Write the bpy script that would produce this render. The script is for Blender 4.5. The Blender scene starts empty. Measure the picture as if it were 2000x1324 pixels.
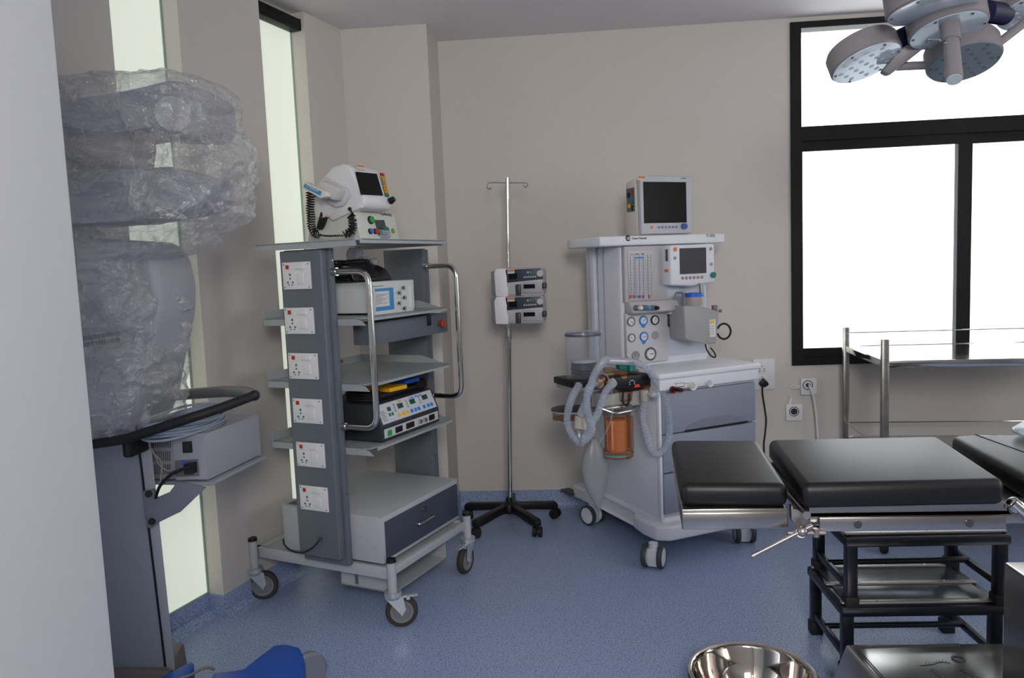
import bpy, bmesh, math, random
from mathutils import Vector, Matrix, noise
random.seed(7)
S = bpy.context.scene
COL = S.collection
V = Vector
# ------------------------------------------------------------------ camera
F_PX, YAW, PITCH, ROLL, CAM_H = 1500.0, .0862, .0952, -.0408, 1.45
_cy, _sy, _cp, _sp, _cr, _sr = math.cos(YAW), math.sin(YAW), math.cos(PITCH), math.sin(PITCH), math.cos(ROLL), math.sin(ROLL)
FW = V((-_sy * _cp, _cy * _cp, -_sp)); _r = V((_cy, _sy, 0)); _u = _r.cross(FW)
RT = _r * _cr + _u * _sr; UP = _u * _cr - _r * _sr
CAM = V((0, 0, CAM_H))
cd = bpy.data.cameras.new('camera'); cam = bpy.data.objects.new('camera', cd); COL.objects.link(cam)
cd.sensor_fit = 'HORIZONTAL'; cd.sensor_width = 36; cd.lens = 36 * F_PX / 2000; cd.clip_start = .05; cd.clip_end = 200
cam.matrix_world = Matrix(((RT.x, UP.x, -FW.x, 0), (RT.y, UP.y, -FW.y, 0), (RT.z, UP.z, -FW.z, CAM_H), (0, 0, 0, 1)))
S.camera = cam
# ------------------------------------------------------------------ light and exposure
S.view_settings.view_transform = 'Standard'; S.view_settings.look = 'None'
S.view_settings.gamma = 1; S.view_settings.use_curve_mapping = False
S.view_settings.exposure = 0.0
S.cycles.use_denoising = True
S.cycles.max_bounces = 10; S.cycles.diffuse_bounces = 5; S.cycles.glossy_bounces = 4
S.cycles.transmission_bounces = 6; S.cycles.transparent_max_bounces = 24
S.cycles.caustics_reflective = False; S.cycles.caustics_refractive = False
S.cycles.sample_clamp_indirect = 4
wd = bpy.data.worlds.new('overcast_sky'); S.world = wd; wd.use_nodes = True
wd.node_tree.nodes['Background'].inputs[0].default_value = (.93, .965, 1, 1)
wd.node_tree.nodes['Background'].inputs[1].default_value = 3.6


def area(name, loc, target, sx, sy, power, col, portal=False):
    l = bpy.data.lights.new(name, 'AREA'); l.shape = 'RECTANGLE'; l.size = sx; l.size_y = sy
    l.energy = power; l.color = col
    o = bpy.data.objects.new(name, l); COL.objects.link(o); o.location = loc
    o.rotation_euler = (V(target) - V(loc)).to_track_quat('-Z', 'Y').to_euler()
    if portal: l.cycles.is_portal = True
    return o


area('window_light', (2.16, 4.62, 1.77), (2.16, 0, 1.77), 1.9, 1.95, 1, (1, 1, 1), True)
area('rear_fill_light', (.35, -1.2, 2.3), (-.3, 3.6, 1.45), .8, .8, 67, (1, .965, .93))  # unseen fill lamp added behind the camera to brighten the room
sl = bpy.data.lights.new('sun', 'SUN'); sl.energy = 9; sl.angle = .05; so_ = bpy.data.objects.new('sun', sl); COL.objects.link(so_)
so_.rotation_euler = V((.35, .45, -1)).to_track_quat('-Z', 'Y').to_euler()
area('right_fill_light', (3.55, 1.7, 1.7), (0, 1.9, 1.4), 1.5, 1.5, 26, (.97, .985, 1))  # fill lamp added out of view on the right; no window is built there
# the camera's own small flash
fl = bpy.data.lights.new('camera_flash', 'AREA'); fl.shape = 'RECTANGLE'; fl.size = .06; fl.size_y = .03; fl.energy = 2.2; fl.color = (1, .93, .86)
fo = bpy.data.objects.new('camera_flash', fl); COL.objects.link(fo)
fo.matrix_world = cam.matrix_world @ Matrix.Translation((-.11, .10, .02))

# ------------------------------------------------------------------ helpers
def ray(px, py): return FW + RT * ((px - 1000) / F_PX) - UP * ((py - 662) / F_PX)


class Fr:
    """a plan frame: origin and heading; __call__ meets the photo's sight line with one of its planes"""
    def __init__(s, o, deg=0):
        s.o = V((o[0], o[1], o[2] if len(o) > 2 else 0)); s.deg = deg; t = math.radians(deg)
        s.e = (V((math.cos(t), math.sin(t), 0)), V((-math.sin(t), math.cos(t), 0)), V((0, 0, 1)))

    def __call__(s, px, py, ax, v):
        n = s.e['xyz'.index(ax)]; r = ray(px, py)
        P = CAM + r * (n.dot(s.o + n * v - CAM) / n.dot(r)) - s.o
        return V([P.dot(e) for e in s.e])

    def plane(s, px, py, p0, n):
        n = V(n); nw = s.e[0] * n.x + s.e[1] * n.y + s.e[2] * n.z
        pw = s.w(p0); r = ray(px, py); P = CAM + r * (nw.dot(pw - CAM) / nw.dot(r)) - s.o
        return V([P.dot(e) for e in s.e])

    def w(s, p): return s.o + s.e[0] * p[0] + s.e[1] * p[1] + s.e[2] * p[2]

    def loc(s, w):
        P = V(w) - s.o; return V([P.dot(e) for e in s.e])


def srgb(c):
    out = []
    for x in c[:3]:
        x /= 255
        out.append(x / 12.92 if x <= .04045 else ((x + .055) / 1.055) ** 2.4)
    return out + [1]


MATS = {}
def mat(name, col, rough=.5, metal=0, bump=0, bscale=60, var=0, emit=0, alpha=1, trans=0, spec=.5, coat=0, ior=1.45):
    if name in MATS: return MATS[name]
    m = bpy.data.materials.new(name); m.use_nodes = True; nt = m.node_tree; b = nt.nodes['Principled BSDF']
    c = srgb(col); b.inputs['Base Color'].default_value = c; b.inputs['Roughness'].default_value = rough
    b.inputs['Metallic'].default_value = metal; b.inputs['IOR'].default_value = ior
    b.inputs['Specular IOR Level'].default_value = spec; b.inputs['Coat Weight'].default_value = coat
    b.inputs['Transmission Weight'].default_value = trans; b.inputs['Alpha'].default_value = alpha
    if emit:
        b.inputs['Emission Color'].default_value = c; b.inputs['Emission Strength'].default_value = emit
    tc = nt.nodes.new('ShaderNodeTexCoord'); no = nt.nodes.new('ShaderNodeTexNoise'); no.inputs['Scale'].default_value = bscale
    no.inputs['Detail'].default_value = 4
    nt.links.new(tc.outputs['Object'], no.inputs['Vector'])
    if bump:
        bp = nt.nodes.new('ShaderNodeBump'); bp.inputs['Strength'].default_value = bump; bp.inputs['Distance'].default_value = .003
        nt.links.new(no.outputs['Fac'], bp.inputs['Height']); nt.links.new(bp.outputs[0], b.inputs['Normal'])
    v = var or .03
    mx = nt.nodes.new('ShaderNodeMix'); mx.data_type = 'RGBA'
    mx.inputs['A'].default_value = [x * (1 - v) for x in c[:3]] + [1]; mx.inputs['B'].default_value = [min(1, x * (1 + v)) for x in c[:3]] + [1]
    nt.links.new(no.outputs['Fac'], mx.inputs['Factor']); nt.links.new(mx.outputs['Result'], b.inputs['Base Color'])
    MATS[name] = m
    return m


def film(name, col, opac, rough=.12, bump=.6, bscale=25, edge=.5):
    """thin clear plastic: see-through, with glints and a little haze"""
    m = bpy.data.materials.new(name); m.use_nodes = True; nt = m.node_tree; N = nt.nodes; L = nt.links
    for n in list(N): N.remove(n)
    out = N.new('ShaderNodeOutputMaterial'); tr = N.new('ShaderNodeBsdfTransparent'); tr.inputs[0].default_value = (.97, .98, .98, 1)
    pb = N.new('ShaderNodeBsdfPrincipled'); pb.inputs['Base Color'].default_value = srgb(col); pb.inputs['Roughness'].default_value = rough
    pb.inputs['Specular IOR Level'].default_value = .8
    lw = N.new('ShaderNodeLayerWeight'); lw.inputs[0].default_value = .35
    tc = N.new('ShaderNodeTexCoord'); no = N.new('ShaderNodeTexNoise'); no.inputs['Scale'].default_value = bscale; no.inputs['Detail'].default_value = 5
    no.inputs['Distortion'].default_value = 1.5
    L.new(tc.outputs['Object'], no.inputs['Vector'])
    bp = N.new('ShaderNodeBump'); bp.inputs['Strength'].default_value = bump; bp.inputs['Distance'].default_value = .01
    L.new(no.outputs['Fac'], bp.inputs['Height']); L.new(bp.outputs[0], pb.inputs['Normal'])
    ma = N.new('ShaderNodeMath'); ma.operation = 'MULTIPLY_ADD'; ma.inputs[1].default_value = edge; ma.inputs[2].default_value = opac
    ma.use_clamp = True
    L.new(lw.outputs['Facing'], ma.inputs[0])
    mx = N.new('ShaderNodeMixShader'); L.new(ma.outputs[0], mx.inputs[0]); L.new(tr.outputs[0], mx.inputs[1]); L.new(pb.outputs[0], mx.inputs[2])
    L.new(mx.outputs[0], out.inputs[0])
    MATS[name] = m
    return m


class M:
    """collects shapes into one mesh"""
    def __init__(s): s.b = bmesh.new()

    def _bev(s, vs, bev, seg):
        if bev:
            es = list({e for v in vs for e in v.link_edges})
            bmesh.ops.bevel(s.b, geom=es, offset=bev, segments=seg, affect='EDGES', profile=.5, clamp_overlap=True)

    def box(s, x0, x1, y0, y1, z0, z1, bev=0, seg=2, mtx=None):
        x0, x1 = sorted((x0, x1)); y0, y1 = sorted((y0, y1)); z0, z1 = sorted((z0, z1))
        m = Matrix.Translation(((x0 + x1) / 2, (y0 + y1) / 2, (z0 + z1) / 2)) @ Matrix.Diagonal((x1 - x0, y1 - y0, z1 - z0, 1))
        if mtx: m = mtx @ m
        r = bmesh.ops.create_cube(s.b, size=1, matrix=m)
        s._bev(r['verts'], min(bev, .45 * min(x1 - x0, y1 - y0, z1 - z0)), seg)
        return s

    def cyl(s, p0, p1, r0, r1=None, n=24, caps=True):
        p0, p1 = V(p0), V(p1); d = p1 - p0
        if d.length < 1e-6: return s
        m = Matrix.Translation((p0 + p1) / 2) @ d.to_track_quat('Z', 'Y').to_matrix().to_4x4()
        bmesh.ops.create_cone(s.b, cap_ends=caps, segments=n, radius1=r0, radius2=r0 if r1 is None else r1, depth=d.length, matrix=m)
        return s

    def sph(s, c, r, sc=(1, 1, 1), n=16):
        bmesh.ops.create_uvsphere(s.b, u_segments=n, v_segments=max(6, n // 2), radius=r, matrix=Matrix.Translation(c) @ Matrix.Diagonal((*sc, 1)))
        return s

    def tube(s, pts, r, n=8, closed=False, caps=True):
        pts = [V(p) for p in pts]; k = len(pts)
        rad = r if callable(r) else (lambda i: r)
        up = None; rings = []
        for i, p in enumerate(pts):
            a = pts[(i - 1) % k] if (closed or i) else pts[0]; b = pts[(i + 1) % k] if (closed or i < k - 1) else pts[-1]
            t = (b - a)
            if t.length < 1e-9: t = V((0, 0, 1))
            t.normalize()
            if up is None: up = t.orthogonal().normalized()
            up = (up - t * up.dot(t))
            up = up.normalized() if up.length > 1e-6 else t.orthogonal().normalized()
            w = t.cross(up)
            rings.append([s.b.verts.new(p + (up * math.cos(q) + w * math.sin(q)) * rad(i)) for q in (2 * math.pi * j / n for j in range(n))])
        for i in range(k if closed else k - 1):
            A, B = rings[i], rings[(i + 1) % k]
            for j in range(n): s.b.faces.new((A[j], A[(j + 1) % n], B[(j + 1) % n], B[j]))
        if caps and not closed:
            s.b.faces.new(rings[0][::-1]); s.b.faces.new(rings[-1])
        return s

    def lathe(s, o, prof, n=32, ax=(0, 0, 1)):
        """prof: (radius, height) pairs along ax from o"""
        o = V(o); q = V(ax).to_track_quat('Z', 'Y'); rings = []
        for r, h in prof:
            rings.append([s.b.verts.new(o + q @ V((max(r, 1e-4) * math.cos(a), max(r, 1e-4) * math.sin(a), h))) for a in (2 * math.pi * j / n for j in range(n))])
        for A, B in zip(rings, rings[1:]):
            for j in range(n): s.b.faces.new((A[j], A[(j + 1) % n], B[(j + 1) % n], B[j]))
        return s

    def prism(s, pts, d, bev=0, seg=2):
        """closed polygon pts pushed along d"""
        d = V(d); a = [s.b.verts.new(V(p)) for p in pts]; b = [s.b.verts.new(V(p) + d) for p in pts]; k = len(a)
        s.b.faces.new(a[::-1]); s.b.faces.new(b)
        for j in range(k): s.b.faces.new((a[j], a[(j + 1) % k], b[(j + 1) % k], b[j]))
        s._bev(a + b, bev, seg)
        return s


def attach(o, parent):
    COL.objects.link(o)
    if parent is not None: o.parent = parent


def build(m, name, material, parent=None, label=None, smooth=35):
    me = bpy.data.meshes.new(name); bmesh.ops.recalc_face_normals(m.b, faces=m.b.faces[:]); m.b.to_mesh(me); m.b.free()
    me.materials.append(material)
    me.polygons.foreach_set('use_smooth', [True] * len(me.polygons)); me.set_sharp_from_angle(angle=math.radians(smooth))
    o = bpy.data.objects.new(name, me); attach(o, parent)
    if label: o['label'] = label
    return o


def tag(o, label=None, cat=None, group=None, kind=None):
    if label: o['label'] = label
    if cat: o['category'] = cat
    if group: o['group'] = group
    if kind: o['kind'] = kind
    return o


def struct(m, name, material, fr=None):
    o = build(m, name, material); o['kind'] = 'structure'
    if fr: o.location = fr.o; o.rotation_euler = (0, 0, math.radians(fr.deg))
    return o


class T(Fr):
    """a thing: an Empty at its base with its own heading"""
    def __init__(s, name, o, deg, label, cat, group=None, base=None):
        Fr.__init__(s, o, deg)
        s.root = bpy.data.objects.new(name, None); s.root.empty_display_size = .05; COL.objects.link(s.root)
        s.root.location = s.o; s.root.rotation_euler = (0, 0, math.radians(deg)); tag(s.root, label, cat, group)

    def p(s, name, m, material, parent=None, label=None, smooth=35):
        return build(m, name, material, parent or s.root, label, smooth)

    def patch(s, name, a, b, ax, v, th, material, parent=None, label=None, bev=0):
        """thin raised box on plane ax=v between two photo points"""
        A = s(*a, ax, v); B = s(*b, ax, v)
        if ax == 'y': m = M().box(A.x, B.x, v - th, v + .001, A.z, B.z, bev)
        else: m = M().box(v - th, v + .001, A.y, B.y, A.z, B.z, bev)
        return s.p(name, m, material, parent, label)

    def disc(s, name, px, ax, v, r, th, material, parent=None, label=None, n=24):
        A = s(*px, ax, v); d = V((0, -th, 0)) if ax == 'y' else V((-th, 0, 0))
        return s.p(name, M().cyl(A - d * .02, A + d, r, n=n), material, parent, label)


def text(name, body, size, origin, right, up, material, parent, bold=False, shear=0, align='LEFT', lift=.0006):
    c = bpy.data.curves.new(name, 'FONT'); c.body = body; c.size = size; c.align_x = align; c.shear = shear; c.extrude = .0004
    if bold: c.offset = size * .02
    c.resolution_u = 3
    ob = bpy.data.objects.new(name, c); me = bpy.data.meshes.new_from_object(ob); bpy.data.objects.remove(ob); bpy.data.curves.remove(c)
    right = V(right).normalized(); up = V(up).normalized(); nn = right.cross(up)
    o = V(origin) + nn * lift
    me.transform(Matrix(((right.x, up.x, nn.x, o.x), (right.y, up.y, nn.y, o.y), (right.z, up.z, nn.z, o.z), (0, 0, 0, 1))))
    me.name = name; me.materials.clear(); me.materials.append(material)
    t = bpy.data.objects.new(name, me); attach(t, parent)
    return t


def spline(pts, step=.01, closed=False):
    """Catmull-Rom through pts, evenly resampled"""
    P = [V(p) for p in pts]; out = []; k = len(P)
    for i in range(k if closed else k - 1):
        if closed: a, b, c, d = P[(i - 1) % k], P[i], P[(i + 1) % k], P[(i + 2) % k]
        else: a, b, c, d = P[max(i - 1, 0)], P[i], P[i + 1], P[min(i + 2, k - 1)]
        for j in range(24):
            t = j / 24
            out.append(.5 * ((2 * b) + (c - a) * t + (2 * a - 5 * b + 4 * c - d) * t * t + (3 * b - a - 3 * c + d) * t ** 3))
    if not closed: out.append(P[-1])
    res = [out[0]]; acc = 0
    for a, b in zip(out, out[1:] + ([out[0]] if closed else [])):
        L = (b - a).length; pos = 0
        while acc + (L - pos) >= step:
            pos += step - acc; acc = 0
            res.append(a.lerp(b, pos / L if L else 0))
        acc += L - pos
    return res


def rounded(pts, r, n=6):
    """polyline with its inner corners rounded"""
    P = [V(p) for p in pts]; out = [P[0]]
    for a, b, c in zip(P, P[1:], P[2:]):
        u = (a - b).normalized(); w = (c - b).normalized(); q = min(r, (a - b).length * .45, (c - b).length * .45)
        s, e = b + u * q, b + w * q
        for i in range(n + 1):
            t = i / n; out.append((1 - t) ** 2 * s + 2 * t * (1 - t) * b + t * t * e)
    out.append(P[-1])
    return out


# ------------------------------------------------------------------ materials
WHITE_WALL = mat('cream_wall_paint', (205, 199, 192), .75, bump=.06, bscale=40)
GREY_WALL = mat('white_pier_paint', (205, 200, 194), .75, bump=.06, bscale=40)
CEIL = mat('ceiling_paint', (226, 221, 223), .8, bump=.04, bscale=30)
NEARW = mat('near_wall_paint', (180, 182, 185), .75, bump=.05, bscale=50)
BLACKF = mat('black_window_frame', (9, 10, 13), .5, spec=.3)
CHROME = mat('chrome', (205, 203, 198), .12, 1)
STEEL = mat('brushed_steel', (170, 166, 162), .28, 1, bump=.05, bscale=120)
STEEL_S = mat('satin_steel', (178, 172, 166), .35, 1)
DSTEEL = mat('dark_painted_steel', (98, 105, 114), .45, bump=.25, bscale=260)
DSTEEL2 = mat('dark_steel_drawer', (62, 70, 84), .5, bump=.15, bscale=200)
LGREY = mat('light_grey_powder_coat', (176, 180, 184), .42, bump=.05, bscale=200)
SHELF = mat('grey_shelf_paint', (160, 165, 168), .45)
WPLAST = mat('white_plastic', (222, 222, 224), .4)
CPLAST = mat('cream_plastic', (214, 208, 198), .45)
MPLAST = mat('machine_white', (222, 224, 231), .38)
GPLAST = mat('warm_grey_plastic', (176, 173, 175), .45)
PGREY = mat('panel_grey', (150, 150, 154), .5)
DRAWG = mat('blue_grey_drawer', (134, 142, 158), .45)
BPLAST = mat('black_plastic', (18, 18, 20), .4)
RUBBER = mat('black_rubber', (22, 22, 24), .6)
TYRE = mat('dark_tyre', (58, 52, 50), .7)
HUBG = mat('grey_wheel_hub', (120, 122, 126), .5)
SCREEN = mat('dark_screen', (14, 15, 17), .3, spec=.15)
RED = mat('red_plastic', (190, 25, 30), .4)
BLUE = mat('blue_plastic', (40, 110, 190), .4)
GREEN = mat('green_plastic', (30, 160, 60), .4)
TEAL = mat('teal_plastic', (10, 120, 110), .4)
YELLOW = mat('yellow_plastic', (235, 180, 20), .4)
ORANGE = mat('orange_plastic', (225, 120, 30), .4)
CBLUE = mat('cover_blue', (20, 80, 175), .4)
LBLUE = mat('label_blue', (60, 140, 200), .5)
PAPER = mat('paper_label', (215, 215, 215), .6)
INK = mat('black_ink', (20, 20, 25), .6)
INKB = mat('blue_ink', (50, 130, 215), .5)
INKG = mat('grey_ink', (90, 92, 96), .6)
VINYL = mat('black_vinyl', (8, 8, 11), .44, bump=.12, bscale=350, spec=.55)
NAVY = mat('navy_frame_paint', (18, 22, 32), .32)
CARM = mat('grey_machine_shell', (165, 168, 174), .5)
CARMD = mat('mid_grey_shell', (142, 147, 156), .5)
AMBER = film('amber_plastic', (150, 85, 20), .30, .2, 0, 20, .3)
CLEAR = film('clear_plastic', (190, 195, 210), .12, .08, 0, 20, .5)
HOSE = film('clear_hose_plastic', (200, 208, 220), .38, .2, 0, 20, .35)
GRAN = mat('orange_granules', (255, 150, 100), .9, bump=1, bscale=90, var=.25)
BAGM = film('reservoir_bag_rubber', (160, 162, 168), .6, .35, .1, 20, .25)


def floor_mat():
    m = bpy.data.materials.new('speckled_blue_vinyl'); m.use_nodes = True; nt = m.node_tree; b = nt.nodes['Principled BSDF']; L = nt.links; N = nt.nodes
    tc = N.new('ShaderNodeTexCoord')
    a = N.new('ShaderNodeTexNoise'); a.inputs['Scale'].default_value = 160; a.inputs['Detail'].default_value = 3
    c = N.new('ShaderNodeTexVoronoi'); c.inputs['Scale'].default_value = 95
    r1 = N.new('ShaderNodeValToRGB'); r1.color_ramp.elements[0].position = .38; r1.color_ramp.elements[1].position = .62
    r1.color_ramp.elements[0].color = srgb((122, 140, 178)); r1.color_ramp.elements[1].color = srgb((168, 184, 215))
    r2 = N.new('ShaderNodeValToRGB'); r2.color_ramp.elements[0].position = .14; r2.color_ramp.elements[1].position = .24
    r2.color_ramp.elements[0].color = srgb((78, 98, 140)); r2.color_ramp.elements[1].color = (1, 1, 1, 1)
    mx = N.new('ShaderNodeMix'); mx.data_type = 'RGBA'; mx.blend_type = 'MULTIPLY'; mx.inputs['Factor'].default_value = .75
    L.new(tc.outputs['Object'], a.inputs['Vector']); L.new(tc.outputs['Object'], c.inputs['Vector'])
    L.new(a.outputs['Fac'], r1.inputs[0]); L.new(c.outputs['Distance'], r2.inputs[0])
    L.new(r1.outputs[0], mx.inputs['A']); L.new(r2.outputs[0], mx.inputs['B']); L.new(mx.outputs['Result'], b.inputs['Base Color'])
    b.inputs['Roughness'].default_value = .38; b.inputs['Specular IOR Level'].default_value = .5
    n2 = N.new('ShaderNodeTexNoise'); n2.inputs['Scale'].default_value = 6; L.new(tc.outputs['Object'], n2.inputs['Vector'])
    bp = N.new('ShaderNodeBump'); bp.inputs['Strength'].default_value = .08; bp.inputs['Distance'].default_value = .02
    L.new(n2.outputs['Fac'], bp.inputs['Height']); L.new(bp.outputs[0], b.inputs['Normal'])
    return m


VFLOOR = floor_mat()
# ------------------------------------------------------------------ room
H = 2.748
WL = Fr((-1.543, 3.046), -16.01)           # left wall: x into the room, y along it
struct(M().box(-3.2, 3.7, -1.7, 4.8, -.1, 0), 'floor', VFLOOR)
struct(M().box(-3.2, 3.7, -1.7, 4.8, H, H + .15), 'ceiling', CEIL)
struct(M().box(-.3, 0, -1.6, -.33, 0, H).box(-.3, 0, 0, .505, 0, H).box(-.3, 0, .85, 1.6, 0, H)
       .box(-.3, -.09, -.33, 0, 0, .1).box(-.3, -.09, .505, .85, 0, .1)
       .box(-.3, -.09, -.33, 0, H - .03, H).box(-.3, -.09, .505, .85, H - .03, H), 'wall_left', GREY_WALL, WL)
struct(M().box(-1.7, -.75, 4.18, 4.52, 0, H), 'wall_corner', WHITE_WALL)
WX0, WX1, WZ0, WZ1 = 1.222, 3.1, .812, 2.722
struct(M().box(-1.7, WX0, 4.512, 4.66, 0, H).box(WX1, 3.7, 4.512, 4.66, 0, H).box(WX0, WX1, 4.512, 4.66, 0, WZ0)
       .box(WX0, WX1, 4.512, 4.66, WZ1, H), 'wall_back', WHITE_WALL)
struct(M().box(3.6, 3.75, -1.7, 4.66, 0, H), 'wall_right', WHITE_WALL)
struct(M().box(-.7, 3.7, -1.75, -1.6, 0, H), 'wall_rear', WHITE_WALL)
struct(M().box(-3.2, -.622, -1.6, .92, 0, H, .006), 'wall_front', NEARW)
# skirting: the vinyl runs up the walls with a cove
struct(M().box(0, .006, -1.6, -.33, 0, .1).box(0, .006, -.006, .511, 0, .1).box(0, .006, .844, 1.2, 0, .1)
       .box(-.086, -.08, -.33, 0, 0, .1).box(-.086, -.08, .505, .85, 0, .1)
       .box(-.086, 0, -.006, 0, 0, .1).box(-.086, 0, .844, .85, 0, .1)
       .prism([(0, -1.6, 0), (.045, -1.6, 0), (.02, -1.6, .008), (.006, -1.6, .03)], (0, 1.27, 0))
       .prism([(0, -.006, 0), (.045, -.006, 0), (.02, -.006, .008), (.006, -.006, .03)], (0, .517, 0))
       .prism([(-.08, -.33, 0), (-.04, -.33, 0), (-.06, -.33, .008), (-.075, -.33, .03)], (0, .33, 0)), 'baseboard_left', VFLOOR, WL)
struct(M().box(-.75, 3.6, 4.505, 4.512, 0, .1).box(-1.4, -.743, 4.173, 4.18, 0, .1).box(-.75, -.743, 4.173, 4.512, 0, .1)
       .prism([(-.75, 4.512, 0), (-.75, 4.465, 0), (-.75, 4.49, .008), (-.75, 4.505, .03)], (4.3, 0, 0)), 'baseboard_back', VFLOOR)


def pane_mat(name, col, strength):
    m = bpy.data.materials.new(name); m.use_nodes = True; b = m.node_tree.nodes['Principled BSDF']
    b.inputs['Base Color'].default_value = (.6, .65, .62, 1); b.inputs['Roughness'].default_value = .35
    b.inputs['Emission Color'].default_value = srgb(col); b.inputs['Emission Strength'].default_value = strength
    return m


FROST = pane_mat('frosted_glass_lit_from_outside', (205, 210, 194), .8)
for i, (a, b) in enumerate(((-.33, 0), (.505, .85))):
    w = struct(M().box(-.092, -.084, a, b, .1, H - .03), 'window_%d' % (i + 1), FROST, WL)
    build(M().box(-.084, -.078, a, b, .1, .107).box(-.084, -.078, b - .006, b, .1, H - .03), 'window_frame', mat('pale_glass_edge', (150, 175, 165), .3), w)
# big window
GL = film('window_glass', (200, 205, 210), .03, .02, 0, 5, .25)
rootw = bpy.data.objects.new('window_3', None); COL.objects.link(rootw); rootw['kind'] = 'structure'
f = M(); y0, y1 = 4.498, 4.59
f.box(WX0, WX0 + .058, y0, y1, WZ0, WZ1).box(WX1 - .058, WX1, y0, y1, WZ0, WZ1).box(WX0 + .058, WX1 - .058, y0, y1, WZ1 - .035, WZ1)
f.box(WX0 + .058, WX1 - .058, y0, y1, WZ0, WZ0 + .045).box(WX0 + .058, WX1 - .058, y0, y1, 2.075, 2.155)
build(f, 'window_frame', BLACKF, rootw)
ms = (2.127, 2.203)
for k, (a, b) in enumerate(((WX0 + .055, ms[1]), (ms[0], WX1 - .055))):
    yy = 4.515 + .022 * k
    s = M(); fw = .012 if k == 0 else .06
    u, w_ = a + (.012 if k == 0 else .076), b - (.076 if k == 0 else .012)
    s.box(a, u, yy, yy + .02, WZ0 + .045, 2.075).box(w_, b, yy, yy + .02, WZ0 + .045, 2.075)
    s.box(u, w_, yy, yy + .02, WZ0 + .045, WZ0 + .095).box(u, w_, yy, yy + .02, 2.02, 2.075)
    so = build(s, 'sash', BLACKF, rootw)
    build(M().box(a + .005, b - .005, yy + .008, yy + .012, WZ0 + .09, 2.03), 'pane', GL, so)
build(M().box(WX0 + .05, WX1 - .05, 4.53, 4.534, 2.15, WZ1 - .03), 'pane', GL, rootw)
# outside: eaves over the window and the pale terrace below
struct(M().box(.2, 5.2, 4.66, 5.7, 2.95, 3.1), 'trim_1', mat('cream_eaves', (238, 230, 212), .8))
struct(M().box(-1, 9, 4.66, 14, -.25, -.1), 'trim_2', mat('pale_terrace', (225, 225, 222), .8))
# black roller blind cassette at the head of the second slot
t = T('roller_blind', WL.w((-.05, .51, 2.655)), -16.01, 'black roller blind cassette across the head of the slot window', 'blind')
t.p('cassette', M().prism([(-.03, 0, .0), (.03, 0, 0), (.04, 0, .02), (.035, 0, .058), (-.03, 0, .066)], (0, .335, 0), .006), BLACKF)
t.p('end_cap', M().box(-.028, .036, .328, .336, .002, .06, .003), BPLAST)

# ------------------------------------------------------------------ equipment trolley
def caster(t, x, y, zt, r, w, yaw, trail=.032, brake=False):
    c, s = math.cos(math.radians(yaw)), math.sin(math.radians(yaw)); cx, cy = x + trail * c, y + trail * s; n = V((-s, c, 0))
    zinc = mat('zinc_plate', (196, 202, 206), .35, .6, bump=.1, bscale=40)
    m = M().cyl((x, y, zt - .018), (x, y, zt), .036).cyl((x, y, zt - .03), (x, y, zt - .018), .03, .036)
    for q in (-1, 1):
        o = n * q * (w / 2 + .004)
        a = V((x, y, 0)) + o; b = V((cx, cy, 0)) + o; d = V((c, s, 0))
        m.prism([a - d * .032 + V((0, 0, zt - .02)), a + d * .04 + V((0, 0, zt - .02)), b + d * .016 + V((0, 0, r + .01)), b + V((0, 0, r - .016)), b - d * .014 + V((0, 0, r + .004))], n * q * .003)
    m.cyl(V((cx, cy, r)) - n * (w / 2 + .012), V((cx, cy, r)) + n * (w / 2 + .012), .007, n=12)
    if brake:
        d = V((c, s, 0)); b = V((x, y, zt - .028))
        m.prism([b + n * .02 + d * .02, b - n * .02 + d * .02, b - n * .012 + d * .1, b + n * .012 + d * .1], (0, 0, .008), .002)
        m.cyl(b + d * .06 + n * .022, b + d * .06 - n * .022, .008, n=10)
    k = t.p('caster', m, zinc)
    W_ = lambda o: V((cx, cy, r)) + n * o
    t.p('tyre', M().lathe(W_(-w / 2), [(r * .72, 0), (r * .93, 0), (r, w * .25), (r, w * .75), (r * .93, w), (r * .72, w), (r * .72, 0)], 40, n), TYRE, k)
    t.p('wheel_hub', M().lathe(W_(-w / 2), [(0, .003), (r * .25, .002), (r * .28, .004), (r * .5, .005), (r * .55, .001), (r * .7, .001), (r * .73, 0), (r * .73, w), (r * .7, w - .001), (r * .55, w - .001), (r * .5, w - .005), (r * .28, w - .004), (r * .25, w - .002), (0, w - .003)], 32, n), HUBG, k)


TR = T('equipment_trolley', (-.785, 2.961), 68.56, 'tall grey wheeled equipment trolley with shelves, sockets down its side column and a drawer', 'trolley')
f = M()
f.box(0, .022, 0, .74, .195, .245, .003).box(.60, .622, 0, .74, .195, .245, .003).box(0, .62, .0, .03, .21, .245, .003).box(0, .62, .715, .742, .195, .245, .003)
f.box(.02, .60, .03, .72, .228, .236)
fr_ = TR.p('base_frame', f, LGREY)
TR.p('bolt', M().cyl((.012, .50, .178), (.012, .50, .196), .006, n=8).cyl((.012, .19, .150), (.012, .19, .196), .006, n=8), STEEL, fr_)
for (x, y, yaw, zt, br) in ((0, 0, -53.6, .152, True), (-.01, .742, -53.6, .15, False), (.62, 0, 181.5, .165, True), (.61, .742, 150, .16, False)):
    TR.p('post', M().cyl((x, y, zt - .002), (x, y, .275), .019, n=28), LGREY)
    TR.p('post_cap', M().cyl((x, y, .274), (x, y, .288), .021, .019, n=28), BPLAST)
    caster(TR, x, y, zt, .0655, .028, yaw, brake=br)
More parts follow.
